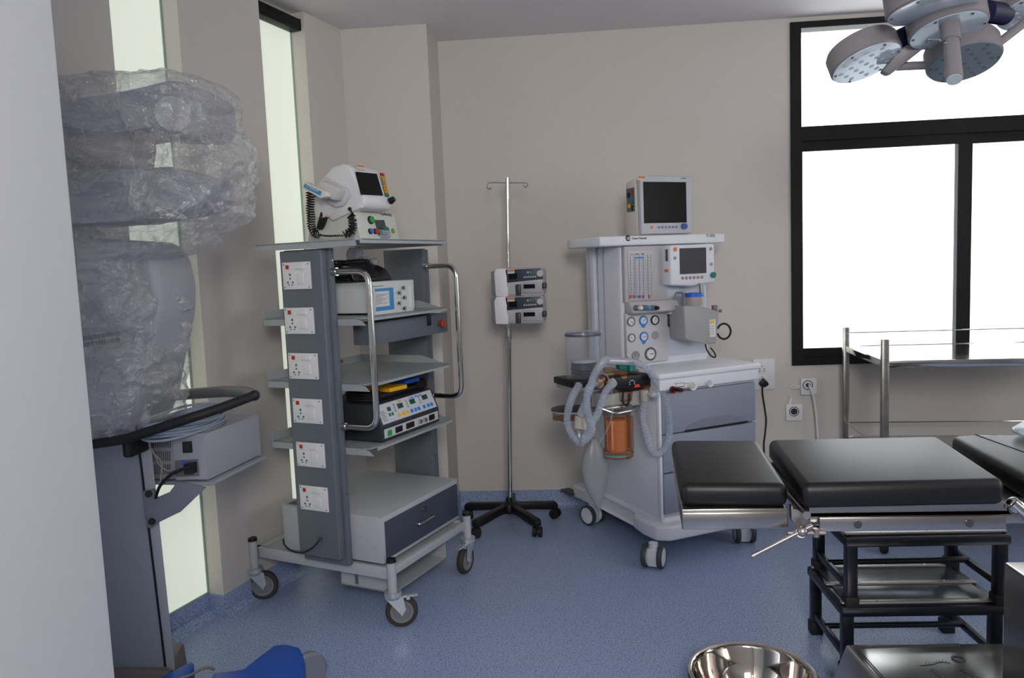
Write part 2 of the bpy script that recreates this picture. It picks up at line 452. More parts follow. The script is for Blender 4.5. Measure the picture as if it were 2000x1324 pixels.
# drawer box
bx = TR.p('drawer_cabinet', M().box(.0, .612, .036, .56, .258, .452, .004), LGREY)
dr = TR.p('drawer', M().box(.018, .598, .030, .05, .276, .43, .002), DSTEEL2)
TR.p('drawer_handle', M().tube(rounded([(.24, .032, .352), (.24, .012, .352), (.36, .012, .352), (.36, .032, .352)], .01, 4), .0045, 8), CHROME, dr)
TR.p('drawer_lock', M().cyl((.305, .032, .398), (.305, .022, .398), .011, n=20).box(.3035, .3065, .0215, .024, .391, .405), CHROME, dr)
TR.p('side_box', M().box(.02, .10, .45, .585, .245, .452, .003), LGREY)
TR.p('under_tray', M().box(.08, .50, .05, .33, .098, .104).box(.08, .084, .05, .33, .098, .205).box(.496, .50, .05, .33, .098, .205).box(.08, .5, .326, .33, .098, .205)
     .prism([(.08, .05, .098), (.5, .05, .098), (.5, .05, .106), (.08, .05, .106)], (0, .004, 0)), LGREY)
# columns
XC = -.084                                   # outer face of the near column, bolted outside the shelves
cy0, cy1 = TR(628, 487, 'x', XC).y, TR(543, 490, 'x', XC).y
cz0, cz1 = TR(630, 1090, 'x', XC).z, TR(585, 489, 'x', XC).z
for k in (0, 1):
    m = M().box(-.046, -.019, cy0 - .006, cy1 + .006, .248, 1.548, .003) if k == 0 else M().box(.634, .662, cy0 + .0, cy1 + .0, .205, 1.548, .003)
    col = TR.p('side_column', m, DSTEEL)
    TR.p('column_cover', M().box(XC, -.046, cy0 + .006, cy1 - .004, cz0, cz1, .006, 3) if k == 0 else M().box(.662, .70, cy0 + .006, cy1 - .004, cz0, cz1, .006, 3), DSTEEL, col)
    for z_ in (.55, 1.02, 1.50): TR.p('column_screw', M().cyl((-.034 + .68 * k, cy0 - .006 + .006 * k, z_), (-.034 + .68 * k, cy0 - .009 + .006 * k, z_), .004, n=10), STEEL, col)
# sockets: six plates
for (x0, z0, x1, z1) in ((553, 513, 610, 564), (557, 601, 616, 652), (564.5, 689, 624, 741), (573, 777, 632, 828), (580, 862, 637, 914), (586.5, 946, 643.5, 1000)):
    A = TR(x0, z0, 'x', XC); B = TR(x1, z1, 'x', XC)
    ya, yb, za, zb = B.y, A.y, B.z, A.z; yw, zw = yb - ya, za - zb
    zw = abs(zw); zb = min(A.z, B.z)
    g = lambda u, v: (yb - u * yw, zb + (1 - v) * zw)     # u from the left in the photo, v from the top
    pl = TR.p('socket_plate', M().box(XC - .008, XC + .001, ya, yb, zb, zb + zw, .002), WPLAST)
    def bit(name, u0, u1, v0, v1, th, m_, bev=.0008):
        (p, q), (p2, q2) = g(u0, v0), g(u1, v1)
        TR.p(name, M().box(XC - .008 - th, XC - .007, p, p2, q, q2, bev), m_, pl)
    bit('indicator_lamp', .14, .24, .10, .25, .003, RED)
    bit('fuse_carrier', .48, .80, .08, .27, .008, WPLAST, .003)
    bit('socket_face', .10, .48, .36, .92, .0015, WPLAST)
    bit('switch_rocker', .55, .78, .42, .80, .006, WPLAST, .002)
    h = M()
    for (u, v, r_) in ((.28, .46, .0052), (.28, .60, .004), (.19, .74, .0045), (.37, .74, .0045), (.22, .83, .003), (.34, .83, .003)):
        p, q = g(u, v); h.cyl((XC - .0099, p, q), (XC - .0085, p, q), r_, n=12)
    TR.p('pin_hole', h, INKG, pl)
    for (u, v) in ((.06, .08), (.94, .08), (.06, .92), (.94, .92)):
        p, q = g(u, v); TR.p('screw', M().cyl((XC - .0088, p, q), (XC - .0075, p, q), .0028, n=10), INKG, pl)
pts = [TR(625, 1052, 'x', XC - .004), TR(612, 1068, 'x', XC - .014), TR(590, 1079, 'x', XC - .012), TR(570, 1076, 'x', -.06), TR(556, 1064, 'x', -.03), TR(553, 1052, 'x', .02)]
TR.p('power_cord', M().tube(spline(pts), .0035, 8).cyl(TR(625, 1052, 'x', XC + .002), TR(625, 1052, 'x', XC - .010), .008, n=16), RUBBER)
# shelves between the columns, back lip up, near and front lips down
def shelf(z, up=True, x0=-.018, x1=.632, y0=.042, y1=.575, lip=.030):
    t_ = .0035
    P = [(x0 + .07, y0), (x1 - .03, y0), (x1, y0 + .03), (x1, y1), (x0, y1), (x0, y0 + .02)]
    m = M().prism([(a, b, z - t_) for a, b in P], (0, 0, t_))
    m.prism([(x0, y1, z), (x0, y1, z - lip), (x0, y0 + .0, z - lip), (x0, y0 + .02, z - .012), (x0, y0 + .055, z)], (.003, 0, 0))
    m.prism([(x1, y1, z), (x1, y1, z - .012), (x1, y0 + .03, z - .012), (x1, y0 + .03, z)], (-.003, 0, 0))
    m.box(x0 + .03, x1 - .03, y0, y0 + .003, z - .014, z)
    sh = M()
    if up:
        m.box(x0, x1, y1 - .003, y1, z - .002, z + .034)
        m.prism([(x1 - .003, y1, z), (x1 - .003, y0 + .05, z), (x1 - .003, cy0 + .03, z + .034), (x1 - .003, y1, z + .034)], (.003, 0, 0))
    s_ = TR.p('shelf', m, SHELF)
    if up:
        for q in (.18, .47): TR.p('shelf_screw', M().cyl((q, y1 - .003, z + .018), (q, y1 - .009, z + .018), .007, n=14), STEEL, s_)
    return s_


for z in (.742, 1.004, 1.268): shelf(z)
z = 1.575
X0_ = -.095; yF = TR(693, 470, 'x', X0_).y; yL = TR(499, 481, 'x', X0_).y; X1_ = TR(873, 467, 'y', yF - .015).x
m = M().prism([(X0_, yF, z - .004), (X0_ + .02, yF - .018, z - .004), (X1_ - .03, yF - .018, z - .004), (X1_, yF + .01, z - .004), (X1_, yL, z - .004), (X0_, yL, z - .004)], (0, 0, .006))
m.prism([(X0_, yL, z), (X0_, yL, z - .026), (X0_, yF - .004, z - .026), (X0_, yF, z)], (.004, 0, 0)).box(X0_ + .01, X1_ - .02, yF - .018, yF - .014, z - .016, z).box(X1_ - .004, X1_, yF + .01, yL, z - .02, z)
TR.p('shelf', m, SHELF)
# tube handles
for x, (a, b, c, d, e) in ((-.033, ((645, 531), (708, 535), (728, 680), (740, 822), (668, 832))), (.648, ((833, 520), (891, 520), (898, 690), (901, 772), (847, 772)))):
    A = TR(*a, 'x', x); E_ = TR(*e, 'x', x); yo = TR(*c, 'x', x).y; cf_ = cy0 - .006 if x < .1 else cy0
    zA, zE = A.z, E_.z
    pts = rounded([(x, cf_ - .001, zA), (x, yo, zA), (x, yo, zE), (x, cf_ - .001, zE)], .06, 8)
    hd = TR.p('grab_handle', M().tube(pts, .0125, 20), CHROME)
    TR.p('collar', M().cyl((x, cf_, zA), (x, cf_ - .022, zA), .0165, n=24).cyl((x, cf_, zE), (x, cf_ - .022, zE), .0165, n=24), CHROME, hd)
# box slung under the second shelf, with its knob
bx = TR.p('switch_box', M().box(.10, .70, .10, .20, 1.146, 1.238, .003), DSTEEL)
TR.p('box_latch', M().box(.515, .545, .094, .101, 1.19, 1.236, .003), BPLAST, bx)
TR.p('rotary_knob', M().lathe((.62, .10, 1.193), [(0, .0), (.010, .0), (.010, .012), (.017, .014), (.018, .026), (.014, .030), (0, .030)], 20, (0, -1, 0)), mat('rust_red_knob', (165, 62, 40), .4), bx)

# recorder with blue window on the second shelf
z = 1.268
R_ = T('medical_video_unit', TR.w((.13, .12, z)), 68.56, 'white box shaped device with a blue framed label and round connectors on the second shelf', 'medical device')
R_.p('case', M().box(0, .325, 0, .40, .008, .138, .004), mat('device_white', (205, 208, 210), .4))
for q in (.03, .29): R_.p('foot', M().box(q - .01, q + .01, .01, .39, 0, .009), BPLAST)
fp = R_.patch('front_panel', (725.5, 554), (807, 607), 'y', 0, .003, mat('device_front', (208, 214, 212), .4))
lab = R_.patch('blue_label', (732, 564), (770, 604), 'y', -.003, .001, LBLUE, fp)
R_.patch('paper_label', (731, 570), (761, 597), 'y', -.004, .001, PAPER, fp)
m = M()
for i in range(7):
    A = R_(734, 576 + i * 3, 'y', -.0052); m.box(A.x, A.x + .085 - .02 * (i % 3), -.0056, -.005, A.z, A.z + .0015)
R_.p('printed_line', m, INKG, fp)
for (px, py) in ((787, 562), (779, 572), (789, 581), (779, 592), (789, 602)):
    c = R_.disc('connector', (px, py), 'y', -.003, .009, .008, CHROME, fp); R_.disc('connector_core', (px, py), 'y', -.011, .0055, .001, BPLAST, fp)
R_.patch('handle_strip', (799, 560), (803, 600), 'y', -.003, .006, WPLAST, fp)
m = M(); A = R_(727, 560.5, 'y', -.0035)
for i in range(9): m.box(A.x + i * .009, A.x + i * .009 + .0065, -.0038, -.0032, A.z, A.z + .003)
R_.p('fine_print', m, INKG, fp)
# black cable heap on top of it
C_ = T('cable_bundle', R_.w((.09, .17, .1395)), 68.56, 'heap of coiled black cable lying on the white box shaped device', 'cable')
m = M()
for k in range(9):
    rr = random.Random(k); hz = .012 + k * .009; a0 = rr.random() * 6
    m.tube(spline([((.10 - .004 * k) * math.cos(a0 + q) * (1 + .15 * math.sin(3 * q + k)) + rr.uniform(-.01, .01), (.12 - .005 * k) * math.sin(a0 + q), hz + .004 * math.sin(2 * q + k)) for q in [i * 2 * math.pi / 9 for i in range(9)]], .012, True), .0095, 8, True)
C_.p('coil', m, BPLAST)
C_.p('black_pouch', M().prism([(-.10, -.10, 0), (.155, -.12, 0), (.14, -.09, .055), (.10, -.08, .07), (-.10, -.08, .06)], (0, .2, 0), .012, 3), mat('black_gloss_cloth', (14, 14, 16), .3))
wr = M()
for k, (x, y, z_, r_) in enumerate(((-.0, -.02, .115, .028), (.02, -.03, .12, .022), (.05, -.05, .09, .017), (.075, -.07, .085, .014))):
    wr.sph((x, y, z_), r_, (1, 1.1, 1.2), 12)
for v in wr.b.verts: v.co += V([noise.noise(v.co * 60 + V((7 * i, 0, 0))) * .010 for i in range(3)])
C_.p('plastic_wrap', wr, film('clear_wrap', (205, 205, 215), .5, .2, .8, 60, .3))
# electrosurgical unit
z = .742
E_ = T('electrosurgical_unit', TR.w((.072, .06, z)), 68.56, 'black electrosurgical generator with sloping button panel on the lowest open shelf', 'medical device')
wd_ = .445
prof = [(0, .006), (0, .068), (.038, .158), (.36, .158), (.36, .006)]
E_.p('case', M().prism([(0, y, q) for y, q in prof], (wd_, 0, 0), .004), mat('charcoal_case', (46, 48, 54), .45, bump=.1, bscale=300))
E_.p('foot', M().box(.02, .05, .02, .33, 0, .007).box(.40, .43, .02, .33, 0, .007), BPLAST)
sn = V((0, -.090, .038)).normalized(); su = V((0, .038, .090)).normalized()
def ep(u, v, lift=0): return V((u, 0, .068)) + su * v + sn * lift
def slant(name, u0, u1, v0, v1, th, m_, parent):
    b_ = M().prism([ep(u0, v0), ep(u1, v0), ep(u1, v1), ep(u0, v1)], sn * th)
    return E_.p(name, b_, m_, parent)
cp = slant('control_panel', .014, .430, .008, .092, .002, mat('panel_white', (200, 204, 210), .5), None)
DG = mat('dark_green_display', (20, 70, 55), .25)
for (u, v, w, h) in ((.075, .055, .024, .018), (.15, .052, .04, .022), (.245, .054, .04, .022), (.345, .056, .042, .022)): slant('display', u, u + w, v, v + h, .003, DG, cp)
for i, (u, m_) in enumerate(((.13, YELLOW), (.163, YELLOW), (.19, YELLOW), (.225, INKB), (.255, INKB), (.282, INKB), (.325, INKB), (.36, INKB), (.388, INKB))):
    slant('push_button', u, u + .02, .018, .034, .0035, m_, cp)
for u in (.072, .092): slant('push_button', u, u + .014, .033, .047, .003, TEAL, cp)
for u in (.122, .216, .315):
    for v in (.045, .058, .071): slant('arrow_key', u, u + .012, v, v + .009, .0028, PGREY, cp)
m = M()
for i in range(6): m.prism([ep(.024, .02 + i * .008, .0022), ep(.055 - .006 * (i % 2), .02 + i * .008, .0022), ep(.055 - .006 * (i % 2), .0225 + i * .008, .0022), ep(.024, .0225 + i * .008, .0022)], sn * .0004)
E_.p('printed_line', m, INKG, cp)
text('panel_lettering', 'CUT', .013, ep(.16, .078, .0022), (1, 0, 0), su, ORANGE, cp); text('panel_lettering', 'COAG  BIPOLAR', .013, ep(.25, .078, .0022), (1, 0, 0), su, INKB, cp)
sp = E_.p('socket_strip', M().box(.014, .432, -.002, .001, .018, .056), mat('strip_white', (198, 200, 202), .5))
E_.p('power_switch', M().box(.034, .062, -.006, -.001, .024, .048, .002), GREEN, sp)
for (u, w) in ((.115, .05), (.20, .06), (.375, .045)): E_.p('outlet', M().box(u - w / 2, u + w / 2, -.007, -.001, .025, .05, .006, 3), BPLAST, sp)
for u in (.275, .315): E_.p('jack', M().cyl((u, -.001, .038), (u, -.014, .038), .009, n=18), CHROME, sp)
# foot pedal resting on it
P_ = T('foot_pedal', E_.w((.10, .05, .158)), 68.56, 'black foot pedal with yellow and blue treads lying on the electrosurgical unit', 'pedal')
P_.p('pedal_base', M().box(.0, .30, .02, .18, 0, .028, .008), BPLAST)
P_.p('yellow_tread', M().prism([(.04, .0, .03), (.155, -.012, .03), (.175, .03, .03), (.155, .14, .03), (.04, .14, .03)], (0, 0, .018), .004), YELLOW)
P_.p('blue_tread', M().prism([(.17, .01, .042), (.29, .01, .042), (.30, .04, .042), (.28, .15, .042), (.18, .15, .042)], (0, 0, .018), .004), CBLUE)
for h_ in (0, 1):
    m = M()
    for k in range(3): m.tube(spline([(-.03 + .05 * math.cos(q) + .36 * h_, .09 + .08 * math.sin(q), .012 + k * .012) for q in [i * math.pi / 4 for i in range(8)]], .012, True), .006, 7, True)
    P_.p('pedal_cord', m, RUBBER)

# ------------------------------------------------------------------ defibrillator on the top shelf
D_ = T('defibrillator', TR.w((.135, .155, 1.578)), 68.56, 'white defibrillator monitor with dark screen and paddles on top of the trolley', 'defibrillator')
D = lambda px, py, ax, v: D_(px, py, ax, v)
bs = D_.p('base_unit', M().prism([(0, -.0, 0), (0, .02, .105), (0, .03, .125), (0, .26, .125), (0, .29, 0)], (.285, 0, 0), .008, 3), mat('base_ivory', (205, 208, 200), .45))
up_ = V((0, .02, .105)).normalized(); fn = up_.cross(V((1, 0, 0))) * -1
if fn.y > 0: fn = -fn
def dpt(px, py, lift=0): return D_.plane(px, py, V((0, 0, 0)) + fn * lift, fn)
def knob(px, py, r, m_, h=.014):
    c = dpt(px, py); k = D_.p('control_knob', M().cyl(c, c + fn * .006, r * 1.25, n=20), BPLAST, bs); D_.p('knob_cap', M().cyl(c, c + fn * h, r, n=20), m_, bs)
knob(723, 430, .014, GREEN); knob(722.5, 452, .010, BLUE); knob(732, 452, .010, RED)
a, b, c, d = dpt(731, 430), dpt(749, 430), dpt(757, 460), dpt(739, 460)
pr = D_.p('printer_bay', M().prism([a, b, c, d], fn * .004), mat('printer_dark', (50, 60, 64), .25), bs)
D_.p('paper_roll', M().cyl(dpt(744, 450, .0) + V((-.0, 0, 0)), dpt(755, 450, .0), .016, n=20), mat('paper_green', (40, 110, 90), .5), pr)
D_.p('printer_cover', M().cyl(dpt(740, 457), dpt(757, 457), .020, n=20), film('printer_window', (190, 200, 215), .35, .1, 0), pr)
c = dpt(767, 451); D_.p('battery_mark', M().cyl(c, c + fn * .004, .011, n=20), mat('lime_green', (110, 150, 30), .4), bs)
text('base_lettering', 'TruNecting', .0175, dpt(743, 420, .001), (1, 0, 0), up_, INK, bs)
# monitor head: wedge seen from the side, leaning back
hp = [(-.018, .128), (-.035, .145), (-.035, .175), (.03, .305), (.06, .32), (.12, .312), (.20, .25), (.255, .185), (.245, .115), (.20, .095), (.15, .118)]
hxr = D_(764, 390, 'y', -.03).x
hd = D_.p('monitor_head', M().prism([(-.012, y, q) for y, q in hp], (hxr + .012, 0, 0), .016, 4), WPLAST)
sc_up = V((0, .065, .143)).normalized(); sc_n = V((0, -.143, .065)).normalized(); s0 = V((0, -.035, .175))
def spt(px, py, lift=0): return D_.plane(px, py, s0 + sc_n * lift, sc_n)
a, b, c, d = spt(694, 336), spt(735, 340), spt(747.5, 382.5), spt(704.5, 380)
D_.p('screen', M().prism([a, b, c, d], sc_n * .003), SCREEN, hd)
a, b, c, d = spt(741.5, 338), spt(749, 339.5), spt(759, 385), spt(752, 384)
kp = D_.p('keypad', M().prism([a, b, c, d], sc_n * .002), mat('keypad_dark', (40, 62, 66), .4), hd)
for i in range(8):
    for j in range(2):
        t0 = (i + .5) / 8; u0 = .27 + .46 * j
        p = (a.lerp(d, t0)).lerp(b.lerp(c, t0), u0) + sc_n * .002
        m_ = (RED if i == 0 else mat('blue_key', (70, 140, 200), .4) if (i, j) == (3, 0) else mat('amber_key', (205, 150, 20), .4) if i < 7 else TEAL)
        D_.p('key', M().cyl(p, p + sc_n * .003, .0075, n=10), m_, hd)
a, b = spt(695, 321), spt(711, 330)
st = D_.p('service_sticker', M().prism([spt(694.5, 321), spt(711, 323), spt(713, 333), spt(696, 331)], sc_n * .001), mat('pale_sticker', (200, 195, 180), .6), hd)
D_.p('sticker_band', M().prism([spt(696, 322.5), spt(710, 324), spt(711, 326.5), spt(697, 325)], sc_n * .0016), mat('sticker_orange', (205, 110, 60), .6), st)
c = spt(762, 393); D_.p('rotary_knob', M().cyl(c, c + sc_n * .022, .015, .012, n=20), BPLAST, hd)
# paddle tray and paddles on the near side
def side(px, py, x=-.03): return D_(px, py, 'x', x)
def slab(pts, x, d, bev=.004): return M().prism([side(*p, x) for p in pts], (d, 0, 0), bev)
D_.p('paddle_tray', slab([(633, 345), (676, 368), (682, 382), (668, 402), (655, 405), (626, 390)], -.03, .02, .005), mat('tray_white', (205, 202, 210), .35), hd)
D_.p('lower_lip', slab([(640, 421), (700, 398), (706, 405), (648, 431)], -.02, .05, .004), WPLAST, hd)
pd = D_.p('paddle', slab([(625, 350), (661, 367), (652, 392), (614, 378)], -.085, .055, .010), mat('paddle_grey', (200, 200, 198), .4))
pd2 = D_.p('paddle_handle', slab([(593, 354), (634, 374), (637, 384), (625, 388), (590, 368)], -.12, .04, .006), mat('paddle_ivory', (218, 216, 206), .4))
lb = D_.p('blue_label', slab([(595, 358.5), (628, 374), (625.5, 382), (593, 365.5)], -.1215, .003, 0), LBLUE, pd2)
o_ = side(597.5, 364.5, -.122); r_ = side(625, 378, -.122) - o_
text('paddle_lettering', 'STERNUM', .0155, o_, r_, V((-1, 0, 0)).cross(r_.normalized()) * (1 if V((-1, 0, 0)).cross(r_.normalized()).z > 0 else -1), PAPER, lb)
# coiled cords
def coil(name, path, R, r, turns, parent=None):
    P = spline(path, .002); n = len(P); out = []
    for i, p in enumerate(P):
        a = P[max(i - 1, 0)]; b = P[min(i + 1, n - 1)]; t = (b - a).normalized(); x = t.cross(V((.3, .9, .1))).normalized(); y = t.cross(x)
        q = 2 * math.pi * turns * i / n
        for s in range(1): out.append(p + (x * math.cos(q) + y * math.sin(q)) * R)
    return D_.p(name, M().tube(out, r, 6), RUBBER, parent)
coil('coiled_cord', [side(606, 374, -.08), side(606, 400, -.08), side(607, 425, -.08), side(609, 442, -.08), side(614, 455, -.08), side(622, 458, -.08)], .0165, .0027, 19)
coil('coiled_cord', [side(622, 459, -.075), side(640, 461, -.075), side(660, 460.5, -.075), side(672, 460, -.07)], .004, .0022, 26)
coil('coiled_cord', [side(674, 457, -.06), side(686, 452, -.06), side(689, 440, -.06), side(688, 428, -.06), side(684, 419, -.06)], .0165, .0027, 20)
D_.p('cord_end', M().tube(spline([side(604, 374, -.08), side(618, 384, -.08), side(612, 376, -.1)]), .0035, 7).tube(spline([side(683, 409, -.03), side(687, 414, -.05), side(692, 422, -.06)]), .004, 7).sph(side(683, 408, -.025), .008), RUBBER)
D_.p('mains_cord', M().tube(spline([side(633, 410, .0), side(625, 432, -.01), side(621, 444, -.01), side(628, 446, -.01), side(636, 430, -.01), side(640, 412, -.0), side(637, 414, 0), side(630, 436, -.01), side(622, 440, -.02), side(626, 425, -.02), side(630, 411, 0)]), .006, 8), RUBBER)
D_.p('cord_tie', M().tube([side(632 + 6 * math.cos(q), 421 + 5 * math.sin(q) - 1, -.012 - .012 * math.sin(q)) for q in [i * .52 for i in range(12)]], .0016, 6, True), mat('red_band', (205, 90, 60), .5))

# ------------------------------------------------------------------ drip stand and pumps
I_ = T('iv_stand', (-.425, 4.20), 0, 'chrome drip stand with two hooks on a black five-legged castor base', 'drip stand')
Ip = lambda px, py, v=0: I_(px, py, 'y', v)
zt = Ip(991, 347).z; zc = Ip(990, 385).z; zb = Ip(991, 640).z
base_x = Ip(994, 960).x; top_x = Ip(991, 350).x
def ax_(z): return V((base_x + (top_x - base_x) * z / zt, 0, z))
I_.p('lower_pole', M().cyl(ax_(.12), ax_(1.17), .0125, n=24), CHROME)
I_.p('upper_pole', M().cyl(ax_(1.15), ax_(zc), .0085, n=20).cyl(ax_(zc - .01), ax_(zt), .011, n=20).cyl(ax_(zc - .012), ax_(zc + .012), .0125, n=20), CHROME)
I_.p('clamp_collar', M().lathe(ax_(Ip(991, 662).z), [(0, 0), (.016, 0), (.018, .01), (.018, .03), (.014, .045), (.014, .06), (0, .06)], 20), mat('collar_grey', (140, 140, 142), .4, .4))
c = ax_(Ip(991, 676).z); I_.p('pole_mark', M().prism([c + V((-.006, -.0128, -.012)), c + V((.007, -.0128, -.010)), c + V((.007, -.0128, .012)), c + V((.0, -.0128, -.002))], (0, -.0006, 0)), INKB)
zh = Ip(991, 357).z; X0 = ax_(zh).x
for s in (-1, 1):
    pts = [(X0, 0, zh), (X0 + s * .085, 0, zh - s * .005), (X0 + s * .105, 0, zh - .003 - s * .005), (X0 + s * .110, -.006, zh - .018), (X0 + s * .098, -.01, zh - .030), (X0 + s * .085, -.012, zh - .018)]
    I_.p('hook', M().tube(spline(pts, .005), .0035, 8), CHROME)
ctr = V((base_x, 0, .0))
hub = M().lathe(ctr + V((0, 0, .07)), [(0, 0), (.045, 0), (.052, .02), (.045, .05), (.02, .062), (.016, .085), (0, .085)], 28)
I_.p('base_hub', hub, BPLAST)
for a in (-52, -128, -200, 20, 92):
    d = V((math.cos(math.radians(a)), math.sin(math.radians(a)), 0)); n = V((-d.y, d.x, 0))
    P = ctr + d * .27
    m = M().prism([ctr + d * .03 + V((0, 0, .075)) - n * .02, ctr + d * .03 + V((0, 0, .122)) - n * .02, P + V((0, 0, .098)) - n * .02, P + d * .012 + V((0, 0, .085)) - n * .02, P + d * .012 + V((0, 0, .058)) - n * .02, P - d * .03 + V((0, 0, .058)) - n * .02, ctr + d * .12 + V((0, 0, .075)) - n * .02], n * .04, .006)
    lg = I_.p('base_leg', m, BPLAST)
    c = P - d * .002 + V((0, 0, .0275)); w = (n * .5 + d * .5).normalized()
    k = I_.p('caster', M().cyl(c - w * .024, c - w * .007, .0275, n=24).cyl(c + w * .007, c + w * .024, .0275, n=24).cyl(c - w * .02, c + w * .02, .016, n=14).cyl(P + V((0, 0, .04)), P + V((0, 0, .062)), .008, n=10), RUBBER, lg)


def pump(name, dz, label):
    p = T(name, (-.425, 4.06, 0), -8, label, 'infusion pump', 'infusion pumps on the drip stand')
    q = lambda px, py, v=0: p(px, py + dz, 'y', v)
    g = mat('pump_grey', (192, 188, 190), .45); dk = mat('pump_panel_dark', (52, 58, 70), .4)
    A = q(984, 525); B = q(1064, 577)
    zt_, zb_ = A.z, B.z - .001; xl, xr = A.x, q(1060, 560).x
    bd = p.p('pump_body', M().prism([(xl, -.0, zb_ + .01), (xl, 0, zt_), (xl, .09, zt_ + .004), (xl, .12, zt_ - .02), (xl, .12, zb_ + .01), (xl, .02, zb_ - .004)], (xr - xl, 0, 0), .012, 3), g)
    a = q(966, 528).x
    m = M().prism([(a, -.004, zb_ + .004), (a - .004, -.004, zt_ - .02), (a + .01, -.004, zt_ + .002), (xl + .012, -.004, zt_ + .002), (xl + .018, -.006, (zt_ + zb_) / 2 + .02), (xl + .008, -.006, (zt_ + zb_) / 2), (xl + .02, -.006, (zt_ + zb_) / 2 - .025), (xl + .018, -.004, zb_)], (0, .12, 0), .006)
    p.p('end_cover', m, mat('pump_white', (226, 224, 228), .4))
    p.p('pole_clamp', M().box(a - .028, a + .006, .02, .12, zb_ + .008, zt_ - .01, .008).box(a - .032, a - .02, .04, .08, zb_ + .02, zb_ + .04), mat('clamp_grey', (120, 128, 134), .45))
    A = q(987, 527, -.002); B = q(1060, 548, -.002)
    pn = p.p('control_panel', M().prism([(A.x, -.001, A.z), (A.x + .008, -.001, B.z - .004), (B.x + .004, -.001, B.z + .008), (B.x - .008, -.001, A.z + .002)], (0, -.003, 0), .001), dk)
    p.patch('display', (994, 534 + dz), (1010, 545 + dz), 'y', -.004, .001, SCREEN, pn)
    p.patch('sticker', (991, 527 + dz), (1005, 534 + dz), 'y', -.004, .0014, mat('pale_sticker', (200, 195, 180), .6), pn)
    p.patch('sticker_band', (991.5, 527.5 + dz), (1004, 530 + dz), 'y', -.0054, .0006, mat('sticker_orange', (205, 110, 60), .6), pn)
    for i in range(6): p.disc('key', (1024 + i * 4.4, 541.3 - i * .25 + dz), 'y', -.004, .0048, .002, mat('key_grey', (168, 168, 172), .4), pn, n=14)
    p.disc('key', (1031, 532 + dz), 'y', -.004, .0055, .002, mat('key_grey', (168, 168, 172), .4), pn, n=14)
    p.disc('green_key', (1036.5, 531.5 + dz), 'y', -.004, .0055, .002, GREEN, pn, n=14)
    p.disc('dial', (1055.5, 534 + dz), 'y', -.002, .0165, .014, mat('dial_grey', (190, 186, 184), .4), None, n=28)
    p.patch('syringe_clamp', (1008, 555.5 + dz), (1018.5, 576.5 + dz), 'y', .0, .022, dk, None, bev=.004)
    tr = p.patch('syringe_tray', (1020, 551 + dz), (1061, 571 + dz), 'y', .0, .010, mat('tray_grey', (170, 167, 170), .4), None, bev=.003)
    p.patch('syringe_slot', (1022.5, 555.5 + dz), (1045, 563 + dz), 'y', -.010, .001, SCREEN, tr)
    p.patch('plunger_drive', (1061, 552 + dz), (1068.5, 563.5 + dz), 'y', .02, .045, dk, None, bev=.006)
    for px in (978, 1040): p.p('foot', M().cyl(q(px, 580, .05), q(px, 579, .05) + V((0, 0, -.003)), .008, n=12), BPLAST)
    return p


pump('infusion_pump', 0, 'upper of the two syringe infusion pumps clamped on the drip stand')
pump('infusion_pump', 54.6, 'lower of the two syringe infusion pumps clamped on the drip stand')

# ------------------------------------------------------------------ anaesthesia machine
A_ = T('anaesthesia_machine', (.315, 3.535), 29, 'tall white anaesthesia machine on castors with grey drawers, gauges and hanging hoses', 'anaesthesia machine')
# base and twin-wheel castors
bp = [(.045, .035), (.10, -.005), (.60, -.02), (.665, .03), (.67, .12), (.645, .20), (.65, .70), (.67, .86), (.60, .90), (.10, .90), (.05, .86), (.055, .74), (.09, .66), (.09, .28), (.055, .24), (.04, .14)]
base = A_.p('base', M().prism([(x, y, .115) for x, y in bp], (0, 0, .075), .014, 3).prism([(.10, .05, .16), (.63, .05, .16), (.63, .84, .16), (.10, .84, .16)], (0, 0, .055), .02, 3), MPLAST)
CR = mat('caster_dark_grey', (62, 68, 68), .5)
def twin(px, py, x, y, yaw):
    c, s = math.cos(math.radians(yaw)), math.sin(math.radians(yaw)); n = V((-s, c, 0)); r = .055; C0 = V((x, y, r + .001))
    m = M().box(-.03, .03, -.026, .026, -.045, .04, .008, mtx=Matrix.Translation(C0) @ Matrix.Rotation(math.radians(yaw), 4, 'Z')).cyl((x, y, .09), (x, y, .12), .022)
    k = A_.p('caster', m, MPLAST)
    for q in (-1, 1):
        o = C0 + n * q * .026
        A_.p('wheel', M().lathe(o, [(r * .80, 0), (r * .97, 0), (r, .005), (r, .018), (r * .95, .023), (r * .84, .025), (r * .80, .022), (r * .8, 0)], 36, n * q), CR, k)
        A_.p('wheel_disc', M().lathe(o, [(0, .0), (r * .82, 0), (r * .82, .021), (r * .6, .024), (0, .025)], 32, n * q), MPLAST, k)
    return k
twin(0, 0, .02, .02, 40); twin(0, 0, .085, .70, 105); twin(0, 0, .60, .06, 62); twin(0, 0, .60, .80, 40)
A_.p('brake_pedal', M().box(.02, .08, .84, .96, .13, .142, .005), CR)
